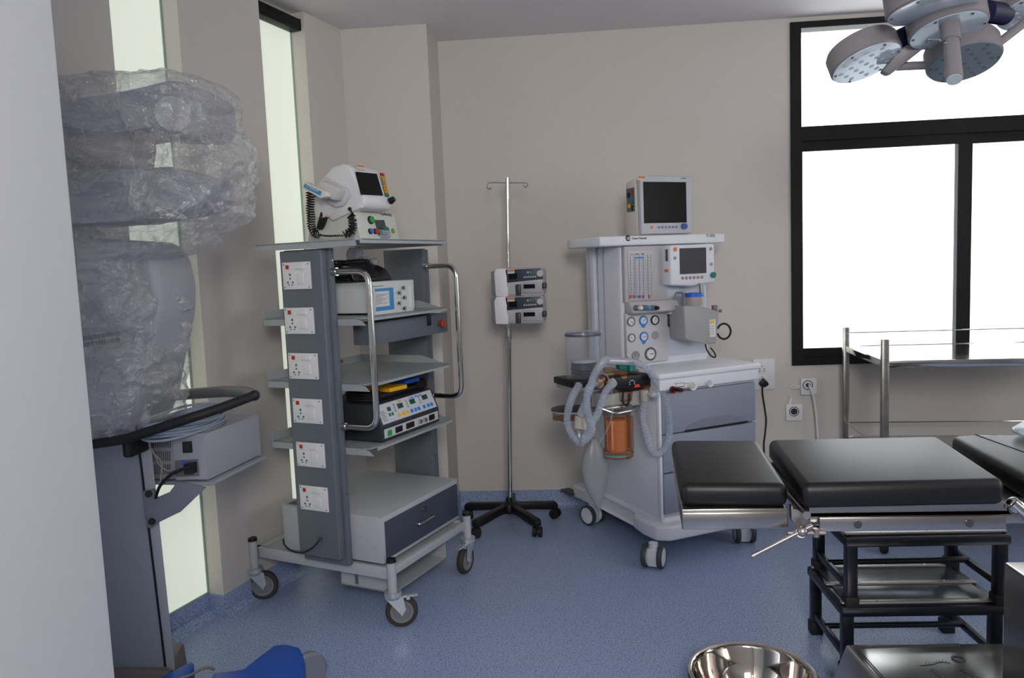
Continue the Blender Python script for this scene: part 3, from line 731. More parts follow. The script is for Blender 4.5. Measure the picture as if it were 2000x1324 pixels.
# cabinet with drawers
cab = A_.p('cabinet', M().box(.10, .68, .075, .70, .20, .87, .01, 3), MPLAST)
gaps = (.822, .618, .429, .225)
for i in range(3):
    zt_, zb_ = gaps[i] - .003, gaps[i + 1] + .003
    d = A_.p('drawer', M().box(.112, .676, .052, .09, zb_, zt_, .006), DRAWG)
    if i < 2:
        xc = .43; pts = [(xc + .19 * math.cos(q), .049, zb_ + .001 + .05 * math.sin(q)) for q in [math.pi * j / 16 for j in range(17)]]
        A_.p('finger_pull', M().prism(pts, (0, .006, 0)), mat('pull_grey', (118, 124, 138), .5), d)
        A_.p('pull_shadow_gap', M().box(xc - .19, xc + .19, .048, .056, zb_ - .002, zb_ + .007), BPLAST, d)
A_.p('corner_post', M().box(.098, .113, .06, .09, .2, .87, .006), MPLAST)
wk = A_.p('worktop', M().box(.085, .70, .035, .70, .885, .915, .01, 3).box(.095, .69, .045, .66, .83, .89, .008, 3), MPLAST)
for (px, py, r, ma) in ((1313, 761, .018, mat('inlet_red', (150, 40, 45), .4)), (1352, 753, .022, WPLAST), (1385, 748, .019, WPLAST)):
    k = A_.disc('control_port', (px, py), 'y', .045, r, .012, ma, wk)
    A_.disc('port_core', (px, py), 'y', .032, r * .7, .003, BPLAST if ma.name == 'inlet_red' else mat('dial_grey', (190, 186, 184), .4), k)
A_.disc('port_plug', (1322, 760), 'y', .03, .010, .035, BPLAST, wk)
for pts_, m_ in ((((1318, 749), (1336, 747), (1336, 754), (1321, 756), (1321, 749)), INKG), (((1336, 749.5), (1346, 748)), INKG), (((1320, 757), (1336, 755), (1336, 764), (1325, 765.5)), RED), (((1336, 760.5), (1347, 759)), RED)):
    A_.p('flow_diagram', M().tube([A_(*q, 'y', .0445) for q in pts_], .0012, 5), m_, wk)
# tower
A_.p('tower', M().box(.085, .62, .345, .70, .90, 1.53, .02, 4), MPLAST)
for y in (.50, .56, .63): A_.p('tower_groove', M().box(.081, .086, y, y + .008, .93, 1.52), mat('groove_blue', (165, 172, 190), .5))
A_.p('side_channel', M().box(.06, .086, .57, .62, .92, 1.53, .008), mat('channel_white', (212, 216, 226), .3))
# top shelf with lettering
ts = A_.p('top_shelf', M().prism([(-.05, .31, 1.525), (.71, .31, 1.525), (.715, .33, 1.525), (.70, .70, 1.525), (-.02, .70, 1.525), (-.05, .62, 1.525)], (0, 0, .048), .008, 3), MPLAST)
def front(px, py, v=.31): return A_(px, py, 'y', v)
c = front(1226.5, 465); A_.p('round_emblem', M().cyl(c, c + V((0, -.0012, 0)), .0145, n=28), INK, ts)
text('emblem_letters', 'GE', .019, c + V((-.0115, -.0015, -.0065)), (1, 0, 0), (0, 0, 1), WPLAST, ts, True, .3)
text('shelf_lettering', 'Datex-Ohmeda', .0138, front(1234, 467.5), (1, 0, 0), (0, 0, 1), INK, ts, True)
text('model_number', '9100c', .024, front(1379.5, 463.5), (1, 0, 0), (0, 0, 1), INKG, ts)
# flowmeter panel
fp = A_.p('flowmeter_panel', M().box(.092, .345, .318, .35, A_(1255, 590, 'y', .318).z, 1.522, .006), mat('panel_warm_grey', (182, 180, 182), .45))
fw = A_.patch('flowmeter_window', (1225.5, 491), (1277, 584), 'y', .318, .004, mat('window_grey', (176, 176, 180), .15), fp)
for px in (1232, 1239, 1249, 1257, 1265, 1272): A_.patch('flow_tube', (px - 1.0, 497), (px + 1.0, 583), 'y', .314, .003, mat('tube_pale', (186, 187, 192), .15), fw)
for px in (1231.5, 1238.5, 1249.5, 1257, 1266):
    m = M()
    for j in range(13):
        a = A_(px, 503 + j * 5.7, 'y', .308); m.box(a.x - .003, a.x + .003, .3075, .309, a.z - .001, a.z + .0012)
    A_.p('scale_marks', m, INKG, fw)
for (a, b) in (((1241, 503), (1242.6, 579)), ((1241, 502), (1257, 504)), ((1241, 578), (1255, 579.5))): A_.patch('blue_line', a, b, 'y', .308, .001, INKB, fw)
for px in (1231.5, 1238, 1249, 1257, 1268): A_.patch('float', (px - 1.2, 576), (px + 1.2, 582), 'y', .3085, .002, RED, fw)
text('window_lettering', 'O2   N2O   AIR', .0125, A_(1231, 498.5, 'y', .3135), (1, 0, 0), (0, 0, 1), INKG, fw)
# knob shelf
kt, kb = A_(1255, 588, 'y', .30).z, A_(1255, 613, 'y', .25).z
ks = A_.p('knob_panel', M().prism([(.092, .33, kb), (.092, .262, kb), (.092, .250, kb + .012), (.092, .285, kt), (.092, .33, kt)], (.285, 0, 0), .01, 3), mat('panel_warm_grey', (182, 180, 182), .45))
for (px, m_) in ((1241, WPLAST), (1257, LBLUE), (1273, BPLAST)):
    c = A_(px, 601, 'y', .252); k = A_.p('flow_knob', M().cyl(c, c + V((.004, -.03, .0)), .0145, .013, n=24), mat('knob_grey', (128, 128, 132), .4), ks)
    A_.p('knob_cap', M().cyl(c + V((.004, -.028, 0)), c + V((.007, -.045, 0)), .0105, .009, n=20), m_, k)
# gauges
gp = A_.p('gauge_panel', M().box(.095, .347, .322, .35, .93, A_(1255, 609, 'y', .322).z, .005), mat('panel_light', (196, 196, 200), .45))
def gauge(px, py, r, ring, face=None, hand=-.7):
    c = A_(px, py, 'y', .322)
    g = A_.p('gauge_ring', M().lathe(c, [(r * 1.12, 0), (r * 1.12, .007), (r, .010), (r * .86, .007), (r * .86, .0)], 32, (0, -1, 0)), ring, gp)
    A_.p('gauge_face', M().cyl(c, c + V((0, -.005, 0)), r * .9, n=28), face or mat('gauge_face', (215, 215, 216), .4), g)
    q = V((math.cos(hand), 0, math.sin(hand)))
    A_.p('gauge_needle', M().tube([c + V((0, -.0058, 0)) - q * r * .2, c + V((0, -.0058, 0)) + q * r * .6], r * .05, 5), INK, g)
    m = M()
    for j in range(11):
        t = math.radians(220 - j * 26); e = V((math.cos(t), 0, math.sin(t))); m.tube([c + V((0, -.0056, 0)) + e * r * .68, c + V((0, -.0056, 0)) + e * r * .82], r * .03, 4)
    A_.p('gauge_marks', m, INKG, g)
    return g
gr = mat('gauge_rim_grey', (120, 122, 126), .4)
gauge(1232, 628, .021, gr); gauge(1256, 626, .022, INKB, None, .6); gauge(1278.5, 625, .022, INK, None, .9)
gauge(1233, 659.5, .019, gr, None, 2.6); gauge(1257, 657.5, .022, INKB, None, .2); gauge(1241, 694, .020, mat('gauge_rim_pale', (165, 165, 170), .4), PGREY, 2.2)
gauge(1270, 691, .030, mat('gauge_rim_dark', (88, 90, 96), .4), None, .1)
for (px, py) in ((1256, 636), (1257, 668)): A_.disc('blue_tab', (px, py), 'y', .322, .010, .006, INKB, gp)
A_.disc('blanking_disc', (1279.5, 655), 'y', .322, .0215, .003, PGREY, gp)
A_.disc('blue_button', (1225, 699), 'y', .322, .007, .004, LBLUE, gp)
# recess back panel and rail
A_.p('recess_panel', M().box(.35, .605, .338, .35, .95, 1.50, .004), mat('recess_blue_white', (192, 200, 214), .4))
m = M()
for k in range(5): m.box(.352, .50, .318 - .002 * (k % 2), .34, 1.105 + k * .014, 1.117 + k * .014, .002)
A_.p('mounting_rail', m, mat('rail_grey', (118, 120, 124), .35, .5))
# ventilator display
dp = A_.p('display_housing', M().prism([(.318, .25, 1.318), (.45, .25, 1.307), (.592, .25, 1.322), (.596, .25, 1.52), (.318, .25, 1.52)], (0, .09, 0), .012, 3), MPLAST)
A_.patch('screen', (1327, 485), (1379, 533), 'y', .25, .0035, mat('vent_screen', (70, 70, 76), .3, spec=.2), dp)
for (px, py, r, m_) in ((1318.5, 487, .011, ORANGE), (1318, 504, .009, PGREY), (1388, 486, .009, PGREY), (1389, 516, .009, PGREY), (1392, 537, .0155, TEAL)):
    A_.disc('round_key', (px, py), 'y', .25, r, .010 if m_ is TEAL else .003, m_, dp)
for k in range(6): A_.disc('soft_key', (1333 + k * 7.5, 543 - k * .35), 'y', .25, .008, .003, mat('soft_key', (150, 128, 122), .4), dp)
A_.p('side_label', M().box(.3165, .3185, .27, .29, 1.44, 1.50), INKG, dp); A_.p('warning_label', M().box(.3165, .3185, .27, .30, 1.385, 1.40), ORANGE, dp)
A_.p('support_tube', M().cyl(front(1368, 553, .24) , front(1370, 580, .24), .008, n=14).cyl(front(1372, 553, .24), front(1374, 580, .24), .006, n=14), STEEL)
# vaporiser
va = A_.p('vaporiser_body', M().prism([front(1336, 597, .18), front(1375, 599, .18), front(1386, 606, .18), front(1403, 606, .18), front(1406, 612, .18), front(1400, 624, .18), front(1400, 671, .18), front(1372, 671, .18), front(1339, 663, .18)], (0, .13, 0), .008, 3), mat('vaporiser_grey', (158, 158, 158), .45))
c = front(1354, 597, .24); c.z += .004
A_.p('dial_drum', M().lathe(c, [(0, 0), (.050, 0), (.050, .042), (0, .042)], 32), mat('drum_grey', (160, 150, 142), .45), va)
A_.p('blue_dial', M().lathe(c + V((0, 0, .042)), [(0, 0), (.051, 0), (.051, .016), (.047, .019), (0, .019)], 32), mat('dial_blue', (30, 100, 200), .4), va)
A_.p('locking_lever', M().tube(rounded([front(1320, 581, .2), front(1320, 572, .2), front(1335, 571, .2), front(1336, 604, .2)], .02), .007, 10), mat('lever_grey', (128, 128, 130), .4, .5), va)
A_.p('mount_block', M().box(.33, .40, .28, .35, 1.17, 1.215, .006), mat('block_pale', (190, 188, 186), .45), va)
A_.p('filler_cap', M().cyl(front(1396, 606, .2), front(1396, 596, .2), .016, n=20).sph(front(1407, 607, .18), .009), mat('cap_grey', (120, 114, 112), .4), va)
A_.p('front_label', M().box(front(1386, 626, .18).x, front(1397, 626, .18).x, .1785, .181, front(1390, 658, .18).z, front(1390, 624, .18).z), PAPER, va)
A_.p('label_patch', M().box(front(1387, 626, .18).x, front(1394, 626, .18).x, .1775, .180, front(1390, 632, .18).z, front(1390, 626, .18).z), YELLOW, va)
m = M()
for k in range(4):
    q = front(1388, 638 + k * 5, .18); m.box(q.x, q.x + .018, .1778, .1786, q.z, q.z + .002)
A_.p('label_lines', m, INKG, va)
A_.p('black_loop_hose', M().tube([front(1414 + 13 * math.cos(q), 647 + 15 * math.sin(q), .26) for q in [math.radians(-160 + i * 14) for i in range(24)]], .0055, 8), RUBBER)
A_.p('hanging_cable', M().tube(spline([front(1378, 672, .22), front(1380, 682, .22), front(1388, 694, .24), front(1397, 698, .24), front(1396, 690, .24), front(1387, 678, .23)]), .004, 7), RUBBER)
m = M()
bx = A_.p('outlet_box', M().box(.48, .665, .40, .47, .915, .985, .008), MPLAST)
for i in range(9):
    for j in range(5):
        m.cyl((.50 + i * .009, .4005, .93 + j * .009), (.50 + i * .009, .3985, .93 + j * .009), .0018, n=8)
A_.p('speaker_holes', m, INKG, bx)

# bellows
class Part:
    """a group of parts of the machine, written about its own centre"""
    def p(q, name, m, material, parent=None):
        for v in m.b.verts: v.co += V((-.145, .34, .885))
        return A_.p(name, m, material, parent)


BL = Part()
bpos = (0, 0, 0)
blk = M().prism([(-.11, -.10, -.03), (.12, -.10, -.03), (.13, .12, -.03), (-.11, .12, -.03)], (0, 0, .035), .008, 3)
bb_ = BL.p('bellows_base', blk, BPLAST)
BL.p('grey_underside', M().box(-.10, .12, -.09, .11, -.05, -.03, .006), mat('vaporiser_grey', (158, 158, 158), .45), bb_)
cn_ = BL.p('bellows_canister', M().lathe((0, 0, .005), [(.088, 0), (.088, .205), (.084, .226), (.06, .232), (0, .234)], 48), CLEAR)
BL.p('canister_rim', M().lathe((0, 0, .21), [(.0885, 0), (.0895, .006), (.0885, .012), (.086, .012)], 40), mat('rim_violet', (90, 88, 104), .3), cn_)
bw_ = BL.p('bellows', M().lathe((0, 0, .008), [(0, 0), (.062, 0), (.066, .008), (.060, .014), (.066, .022), (.060, .030), (.066, .038), (.062, .05), (.062, .07), (0, .072)], 32), mat('bellows_dark', (44, 44, 50), .5))
BL.p('bellows_disc', M().lathe((0, 0, .08), [(0, 0), (.064, 0), (.064, .014), (0, .016)], 32), mat('disc_pale', (176, 178, 186), .4), bw_)
BL.p('support_arm', M().box(.06, .24, -.02, .05, -.05, -.025, .006), mat('rail_grey', (118, 120, 124), .35, .5))
# breathing block, absorber and bag
def mf(px, py, v=.12): return A_(px, py, 'y', v)
bb = A_.p('breathing_block', M().prism([mf(1186, 737), mf(1262, 728), mf(1272, 734), mf(1273, 757), mf(1225, 764), mf(1190, 760)], (0, .16, 0), .010, 3), BPLAST)
for (px, py, v) in ((1190, 724, .2), (1213, 730, .15), (1236, 727, .19)):
    c = mf(px, py, v); c.z -= .012
    A_.p('valve_dome', M().lathe(c, [(.030, 0), (.030, .022), (.024, .027), (0, .028)], 28), AMBER, bb); A_.p('valve_ring', M().cyl(c + V((0, 0, -.006)), c + V((0, 0, .003)), .033, n=24), mat('ring_tan', (150, 130, 95), .4), bb)
A_.p('green_valve', M().cyl(mf(1233, 723, .16), mf(1233, 706, .16), .022, .018, n=20).box(mf(1206, 712, .18).x, mf(1224, 712, .18).x, .16, .2, mf(1206, 722, .18).z, mf(1206, 712, .18).z, .006), TEAL, bb)
A_.p('switch_plate', M().prism([mf(1238, 757, .118), mf(1250, 755, .118), mf(1247, 750, .118), mf(1240, 751, .118)], (0, -.004, 0)), mat('signal_red', (225, 60, 30), .4), bb)
m = M()
for k in range(7):
    q = math.radians(200 - k * 37); c = mf(1234, 748, .118); m.sph(c + V((math.cos(q) * .014, -.002, math.sin(q) * .014)), .0028, n=8)
A_.p('dial_marks', m, WPLAST, bb)
for (a, b, r, r2) in (((1222, 764, .16), (1222, 782, .16), .034, .030), ((1197, 758, .15), (1180, 752, .12), .026, .026), ((1261, 752, .12), (1261, 764, .12), .018, .018), ((1176, 742, .08), (1164, 748, .05), .020, .020)):
    A_.p('amber_valve_body', M().cyl(mf(*a), mf(*b), r, r2, n=24), AMBER, bb)
for (a, b, r, r2) in (((1160, 745, .06), (1172, 750, .08), .022, .022), ((1200, 745, .06), (1190, 752, .06), .02, .02), ((1258, 762, .10), (1259, 782, .10), .020, .020), ((1132, 812, .08), (1130, 836, .08), .022, .026), ((1144, 815, .06), (1143, 838, .06), .02, .022)):
    A_.p('port_cuff', M().cyl(mf(*a), mf(*b), r, r2, n=20), mat('cuff_beige', (178, 172, 160), .5), bb)
A_.p('black_u_hose', M().tube(spline([mf(1217, 766, .12), mf(1217, 785, .12), mf(1224, 793, .12), mf(1229, 783, .12), mf(1229, 768, .12)]), .0045, 8), RUBBER, bb)
A_.p('clamp_bracket', M().tube(rounded([mf(1170, 796, .1), mf(1202, 808, .06), mf(1236, 801, .06), mf(1244, 795, .08), mf(1244, 806, .08)], .02), .007, 10).box(mf(1180, 800).x, mf(1240, 800).x, .14, .2, mf(1200, 804).z, mf(1200, 796).z, .004), STEEL, bb)
A_.p('connector_block', M().box(mf(1174, 790, .2).x, mf(1256, 790, .2).x, .18, .28, mf(1200, 796, .2).z, mf(1200, 766, .2).z, .008), mat('block_pale', (190, 188, 186), .45), bb)
A_.p('support_bracket', M().box(-.08, .12, .20, .32, .80, .86, .008), mat('block_pale', (190, 188, 186), .45), bb)
c = mf(1208, 806, .16); b_ = mf(1209, 892, .16); hh = c.z - b_.z
ab = A_.p('absorber_canister', M().lathe((b_.x, .17, b_.z), [(0, 0), (.072, 0), (.076, .012), (.076, .03), (.068, .04), (.063, .05), (.063, hh - .02), (.068, hh - .012), (.068, hh), (0, hh)], 12), AMBER, None, None, 20)
A_.p('absorbent_granules', M().lathe((b_.x - .01, .165, b_.z + .03), [(0, 0), (.046, .0), (.052, .01), (.052, hh - .06), (0, hh - .058)], 10), GRAN, ab)
A_.p('canister_ribs', M().cyl((b_.x + .050, .13, b_.z + .04), (b_.x + .050, .13, b_.z + hh - .02), .014, n=12).cyl((b_.x + .060, .16, b_.z + .04), (b_.x + .060, .16, b_.z + hh - .02), .012, n=12).cyl((b_.x, .09, b_.z + .012), (b_.x + .03, .09, b_.z + .02), .01, n=10), AMBER, ab)
A_.p('green_seal', M().lathe((b_.x, .17, b_.z + .012), [(.0765, 0), (.0775, .004), (.0765, .008)], 24), mat('seal_green', (110, 150, 120), .5), ab)
# amber sensor disc
DC = A_.p('sensor_cap', M().lathe(mf(1115, 797, .22) + V((0, 0, -.004)), [(0, 0), (.094, 0), (.094, .004), (0, .010)], 40), mat('cap_black', (40, 40, 44), .4))
A_.p('amber_chamber', M().lathe(mf(1115, 797, .22) + V((0, 0, -.048)), [(0, 0), (.084, 0), (.088, .01), (.088, .038), (0, .04)], 40), AMBER, DC)
A_.p('chamber_rim', M().lathe(mf(1115, 797, .22) + V((0, 0, -.012)), [(.088, 0), (.095, 0), (.095, .008), (.088, .008)], 40).lathe(mf(1115, 797, .22) + V((0, 0, -.053)), [(0, 0), (.09, 0), (.09, .006), (0, .006)], 40), mat('chamber_grey', (150, 150, 152), .4), DC)
A_.p('chamber_stalk', M().box(mf(1115, 800, .22).x + .05, .10, .20, .25, mf(1115, 800, .22).z - .02, mf(1115, 800, .22).z - .005, .004), mat('rail_grey', (118, 120, 124), .35, .5), DC)

def hose(name, path, R=.0135, pitch=.0085, v=.05):
    P = spline([mf(*p[:2], p[2] if len(p) > 2 else v) for p in path], pitch / 4)
    return A_.p(name, M().tube(P, lambda i: R * (1 + .13 * math.cos(i * math.pi / 2)), 12), HOSE, None, None, 70)
hose('corrugated_hose', [(1183, 702, .1), (1171, 715, .06), (1158, 738, .04), (1151, 765, .04), (1142, 790, .04), (1133, 812, .06)], .0165)
hose('corrugated_hose', [(1199, 748, .03), (1185, 762, .02), (1176, 782, .02), (1167, 808, .03), (1152, 835, .04), (1137, 862, .05)], .0165)
hose('corrugated_hose', [(1160, 747, .05), (1148, 762, .03), (1146, 790, .02), (1150, 815, .02), (1156, 838, .03), (1148, 855, .04), (1136, 864, .05)], .0165)
hose('corrugated_hose', [(1131, 752, .2), (1118, 775, .16), (1110, 800, .12), (1108, 825, .1), (1118, 850, .08), (1133, 866, .06)], .0165)
hose('corrugated_hose', [(1259, 782, .1), (1256, 812, .08), (1262, 845, .06), (1272, 876, .05), (1286, 886, .04), (1300, 872, .04), (1307, 845, .04), (1305, 805, .05), (1295, 770, .06), (1283, 745, .07), (1268, 722, .1), (1240, 708, .14), (1186, 704, .1)], .0165)
A_.p('sampling_line', M().tube(spline([mf(1165, 742, .04), mf(1172, 730, .03), mf(1184, 732, .02), mf(1190, 745, .02), mf(1195, 765, .02), mf(1196, 800, .02), mf(1192, 825, .02), mf(1180, 850, .03), mf(1165, 872, .04)]), .004, 7), CLEAR)
A_.p('sampling_line', M().tube(spline([mf(1262, 725, .08), mf(1275, 740, .03), mf(1284, 765, .02), mf(1283, 780, .02), mf(1277, 775, .04), mf(1264, 770, .07)]), .005, 7), CLEAR)
A_.p('water_trap', M().sph(mf(1277, 772, .05), .016, n=14).cyl(mf(1272, 772, .03), mf(1284, 770, .03), .010, n=14), film('trap_plastic', (205, 208, 214), .45, .2, 0), None)
A_.p('y_piece', M().tube(spline([mf(1130, 836, .07), mf(1131, 850, .06), mf(1136, 862, .05)]), .010, 10).tube(spline([mf(1143, 836, .06), mf(1141, 850, .05), mf(1136, 862, .05)]), .010, 10).sph(mf(1136, 866, .05), .016, n=14), CLEAR)
# reservoir bag
cx_, cy_ = mf(1146, 930, .3).x, .30
pr_ = [(984, .004), (978, .014), (968, .026), (950, .046), (930, .062), (905, .072), (885, .066), (868, .05), (855, .03), (848, .018)]
m = M().lathe((0, 0, 0), [(r, mf(1146, py, .3).z) for py, r in pr_], 24)
for v in m.b.verts:
    z_ = v.co.z; v.co.x = v.co.x * 1.0 + mf(1141, 900, .3).x + (mf(1155, 984, .3).x - mf(1142, 860, .3).x) * .6 * ((.72 - z_) / .35 - .5) ; v.co.y = v.co.y * .55 + .20
    v.co += V((noise.noise(v.co * 14), noise.noise(v.co * 14 + V((9, 0, 0))), 0)) * .01
A_.p('reservoir_bag', m, BAGM)

# patient monitor standing on the machine's shelf
PM = T('patient_monitor', A_.w((.17, .42, 1.5755)), 29, 'cream patient monitor with a large dark screen on top of the anaesthesia machine', 'monitor')
pf = -.06
w0, w1 = PM(1253, 452, 'y', pf).x, PM(1352, 448, 'y', pf).x; h1 = PM(1300, 343, 'y', pf).z
hs = PM.p('case', M().prism([(w0, pf + .02, .0), (w0, pf + .05, h1 - .01), (w0, pf + .14, h1 - .02), (w0, pf + .145, .0)], (w1 - w0, 0, 0), .01, 3), CPLAST)
bz = PM.p('bezel', M().prism([(w0, pf, .004), (w1, pf, .004), (w1 - .0, pf, h1), (w0, pf, h1)], (0, .035, 0), .008, 3), mat('bezel_grey', (186, 188, 196), .42))
PM.patch('screen', (1256, 355), (1341, 434.5), 'y', pf, .0015, SCREEN, bz)
PM.disc('power_key', (1273, 444), 'y', pf, .0075, .003, ORANGE, bz)
for k in range(6): PM.disc('key', (1287 + k * 6.8, 444 - k * .2), 'y', pf, .0065, .003, mat('key_blue_grey', (118, 122, 150), .4), bz)
PM.disc('dial', (1335, 442), 'y', pf, .0155, .014, mat('dial_navy', (50, 85, 155), .4), bz)
st = PM.patch('service_sticker', (1244.5, 343.5), (1261, 352.5), 'y', pf, .001, mat('pale_sticker', (200, 195, 180), .6), bz)
PM.patch('sticker_band', (1246, 344.5), (1260, 348), 'y', pf - .001, .0008, mat('sticker_orange', (205, 110, 60), .6), bz)
text('brand_lettering', 'mindray', .009, PM(1331, 349, 'y', pf - .0005), (1, 0, 0), (0, 0, 1), INKG, bz)
mp = PM.p('module_panel', M().box(w0 - .003, w0 + .002, pf + .055, pf + .125, .125, .245), mat('module_slate', (92, 100, 106), .5), hs)
for (y, z_, r, m_) in ((.105, .21, .014, BPLAST), (.07, .225, .009, RED), (.07, .175, .010, TEAL), (.10, .155, .011, YELLOW), (.072, .15, .006, BPLAST), (.072, .135, .006, BPLAST)):
    PM.p('module_socket', M().cyl((w0 - .002, pf + y, z_), (w0 - .007, pf + y, z_), r, n=18).cyl((w0 - .006, pf + y, z_), (w0 - .008, pf + y, z_), r * .4, n=12), m_, mp)
PM.p('printer_door', M().box(w0 - .002, w0 + .002, pf + .04, pf + .135, .012, .112, .001), mat('door_cream', (206, 200, 192), .45), hs)

# ------------------------------------------------------------------ operating table
O_ = T('operating_table', (.9, 2.08), 0, 'operating table with black vinyl cushions on a steel frame and broad steel base', 'operating table')
def oz(px, py, z): q = O_(px, py, 'z', z); return q
def pad(quad, zt, zb, label=None):
    """cushion from its four top corners (photo points at height zt)"""
    P = [oz(px, py, zt) for px, py in quad]; m = M()
    m.prism([V((p.x, p.y, zb)) for p in P], (0, 0, zt - zb), .020, 4)
    return O_.p('cushion', m, VINYL, None, label, 50), P
ZT, ZB = .893, .829
p1, P1 = pad([(1329, 945.5), (1540, 946), (1481, 858), (1311, 858)], ZT - .008, ZB - .004, 'head end cushion')
p2, P2 = pad([(1568, 946), (1966, 937), (1832, 850), (1500, 857)], ZT, ZB)
P3w = [V((P2[1].x + .055, P2[1].y + .0, 0)), V((P2[1].x + .72, P2[1].y + .01, 0)), V((P2[2].x + .74, P2[2].y, 0)), V((P2[2].x + .035, P2[2].y, 0))]
O_.p('cushion', M().prism([V((p.x, p.y, ZB)) for p in P3w], (0, 0, ZT - ZB), .020, 4), VINYL, None, 'seat cushion beside the back section', 50)
s_ = P3w[3].lerp(P3w[2], .10); e_ = P3w[0].lerp(P3w[1], .22)
O_.p('cushion_seam', M().tube([V((s_.x, s_.y, ZT + .0005)), V((e_.x, e_.y, ZT + .0005))], .0015, 6), BPLAST)
# section frames under the cushions
def frame(P, zt, zb, inset=.0):
    Q = [V((p.x, p.y, zb)) for p in P]; m = M().prism(Q, (0, 0, zt - zb), .004)
    return m
yn = min(p.y for p in P1); yf = max(p.y for p in P1)
HX0, HX1 = O_(1335, 1010, 'y', yn).x, O_(1556, 1010, 'y', yn).x
h0, h1 = O_(1335, 1035, 'y', yn).z, O_(1335, 1001, 'y', yn).z
O_.p('head_section_frame', M().box(HX0 - .004, HX1 - .02, yn - .002, yn + .012, h0, h1, .005)
     .prism([V((HX0 - .004, yn, h0)), V((HX1 - .02, yn, h0)), V((P1[2].x - .02, yf - .01, h0)), V((P1[3].x + .004, yf - .01, h0))], (0, 0, ZB - .004 - h0), .003), STEEL)
BX0, BX1 = O_(1583, 1010, 'y', yn).x, O_(1966, 1010, 'y', yn).x
b0, b1 = O_(1700, 1035, 'y', yn).z, O_(1700, 1001, 'y', yn).z
O_.p('back_section_frame', M().box(BX0, BX1 + .7, yn + .01, yn + .03, b0 + .008, b1, .003).box(BX0, BX1 + .7, yf - .03, yf - .01, b0 + .008, b1, .003).box(BX0, BX1 + .7, yn + .01, yf - .01, b1 - .012, ZB), STEEL)
rl = O_.p('side_rail', M().box(O_(1598, 1010, 'y', yn).x, O_(1962, 1010, 'y', yn).x, yn - .010, yn - .002, b0, b0 + .036, .003), STEEL)
for px in (1672, 1889): O_.p('rail_screw', M().cyl((O_(px, 1021, 'y', yn).x, yn - .010, b0 + .018), (O_(px, 1021, 'y', yn).x, yn - .0125, b0 + .018), .010, n=20), mat('screw_dark_steel', (110, 106, 102), .3, .9), rl)
c = O_(1983, 1003, 'y', yn); O_.p('rail_clamp', M().sph(c + V((.0, 0, .02)), .022, n=16).cyl(c + V((-.012, -.01, .03)), c + V((.02, -.015, .0)), .012, n=16).box(c.x + .018, c.x + .05, yn - .012, yn + .03, c.z - .02, c.z + .035, .004), CHROME)
# hinge and clamp lever
hx = O_(1563, 1020, 'y', yn)
O_.p('hinge', M().prism([O_(1545, 985, 'y', yn), O_(1556, 998, 'y', yn), O_(1580, 1010, 'y', yn), O_(1585, 1040, 'y', yn), O_(1570, 1040, 'y', yn), O_(1556, 1032, 'y', yn), O_(1545, 1015, 'y', yn)], (0, .02, 0), .004).cyl(O_(1573, 1003, 'y', yn) + V((0, -.012, 0)), O_(1573, 1003, 'y', yn) + V((0, .35, 0)), .010, n=16), STEEL_S)
lv = O_.p('clamp_screw', M().cyl(O_(1538, 1041, 'y', yn - .015), O_(1612, 1041, 'y', yn - .015), .005, n=12).cyl(O_(1594, 1032, 'y', yn - .015), O_(1594, 1048, 'y', yn - .015), .008, n=14).cyl(O_(1565, 1040, 'y', yn - .025), O_(1565, 1040, 'y', yn + .01), .0125, n=20), STEEL_S)
a, b = O_(1469, 1086, 'y', yn - .03), O_(1587, 1026, 'y', yn - .03); d = (b - a).normalized()
O_.p('clamp_lever', M().cyl(a + d * .012, b - d * .01, .0045, n=12).cyl(a, a + d * .014, .0058, n=14).cyl(b - d * .014, b, .0075, .005, n=14).sph(O_(1567, 1038, 'y', yn - .03), .013, n=16), STEEL_S, lv)
# pedestal and base
zt_ = .56
a = oz(1960, 1096, zt_)
pd_ = O_.p('pedestal', M().box(a.x, a.x + .42, a.y - .36, a.y, .19, zt_, .008), STEEL)
O_.p('pedestal_sleeve', M().box(a.x + .08, a.x + .34, a.y - .30, a.y - .04, zt_, b1 - .02, .008), STEEL_S)
O_.p('frame_bracket', M().box(oz(1935, 1045, b0).x, a.x + .1, yf - .2, yf - .05, b0 - .03, b0 + .01, .004), STEEL)
zb_ = .195
F1, F2, N1 = oz(1652, 1258, zb_), oz(1957, 1252, zb_), oz(1708, 1322, zb_)
dirn = (N1 - F1).normalized(); L_ = .62
Q = [F1 + V((0, 0, .0)), V((a.x + .6, F1.y + (F2.y - F1.y) * 1.0, zb_)), V((a.x + .6, F1.y - L_, zb_)), F1 + dirn * L_]
m = M(); off = .07
R = [V((F1.x - off, F1.y + .0, 0)), V((Q[1].x, Q[1].y, 0)), V((Q[2].x, Q[2].y, 0)), V((Q[3].x - off, Q[3].y, 0))]
vt = [m.b.verts.new(q) for q in Q]; vb = [m.b.verts.new(q) for q in R]
m.b.faces.new(vt); m.b.faces.new(vb[::-1])
for i in range(4): m.b.faces.new((vb[i], vb[(i + 1) % 4], vt[(i + 1) % 4], vt[i]))
m._bev(vt, .007, 3)
pb = O_.p('base_cover', m, mat('base_brushed_steel', (210, 208, 205), .22, 1, bump=.06, bscale=5))
m = M()
for k in (.018, .026):
    m.tube([F1 + V((k, -k, .0006)), F1 + dirn * L_ + V((k, 0, .0006))], .0016, 5); m.tube([F1 + V((k, -k, .0006)), V((a.x - .004, F2.y - k, zb_ + .0006))], .0013, 5)
O_.p('engraved_line', m, mat('engraving_grey', (70, 72, 78), .5), pb)
eg = mat('engraving_grey', (70, 72, 78), .5)
def oz_(px, py): return O_.plane(px, py, Q[0], (Q[1] - Q[0]).cross(Q[3] - Q[0])) + V((0, 0, .0008))
c = oz_(1872, 1287); m = M()
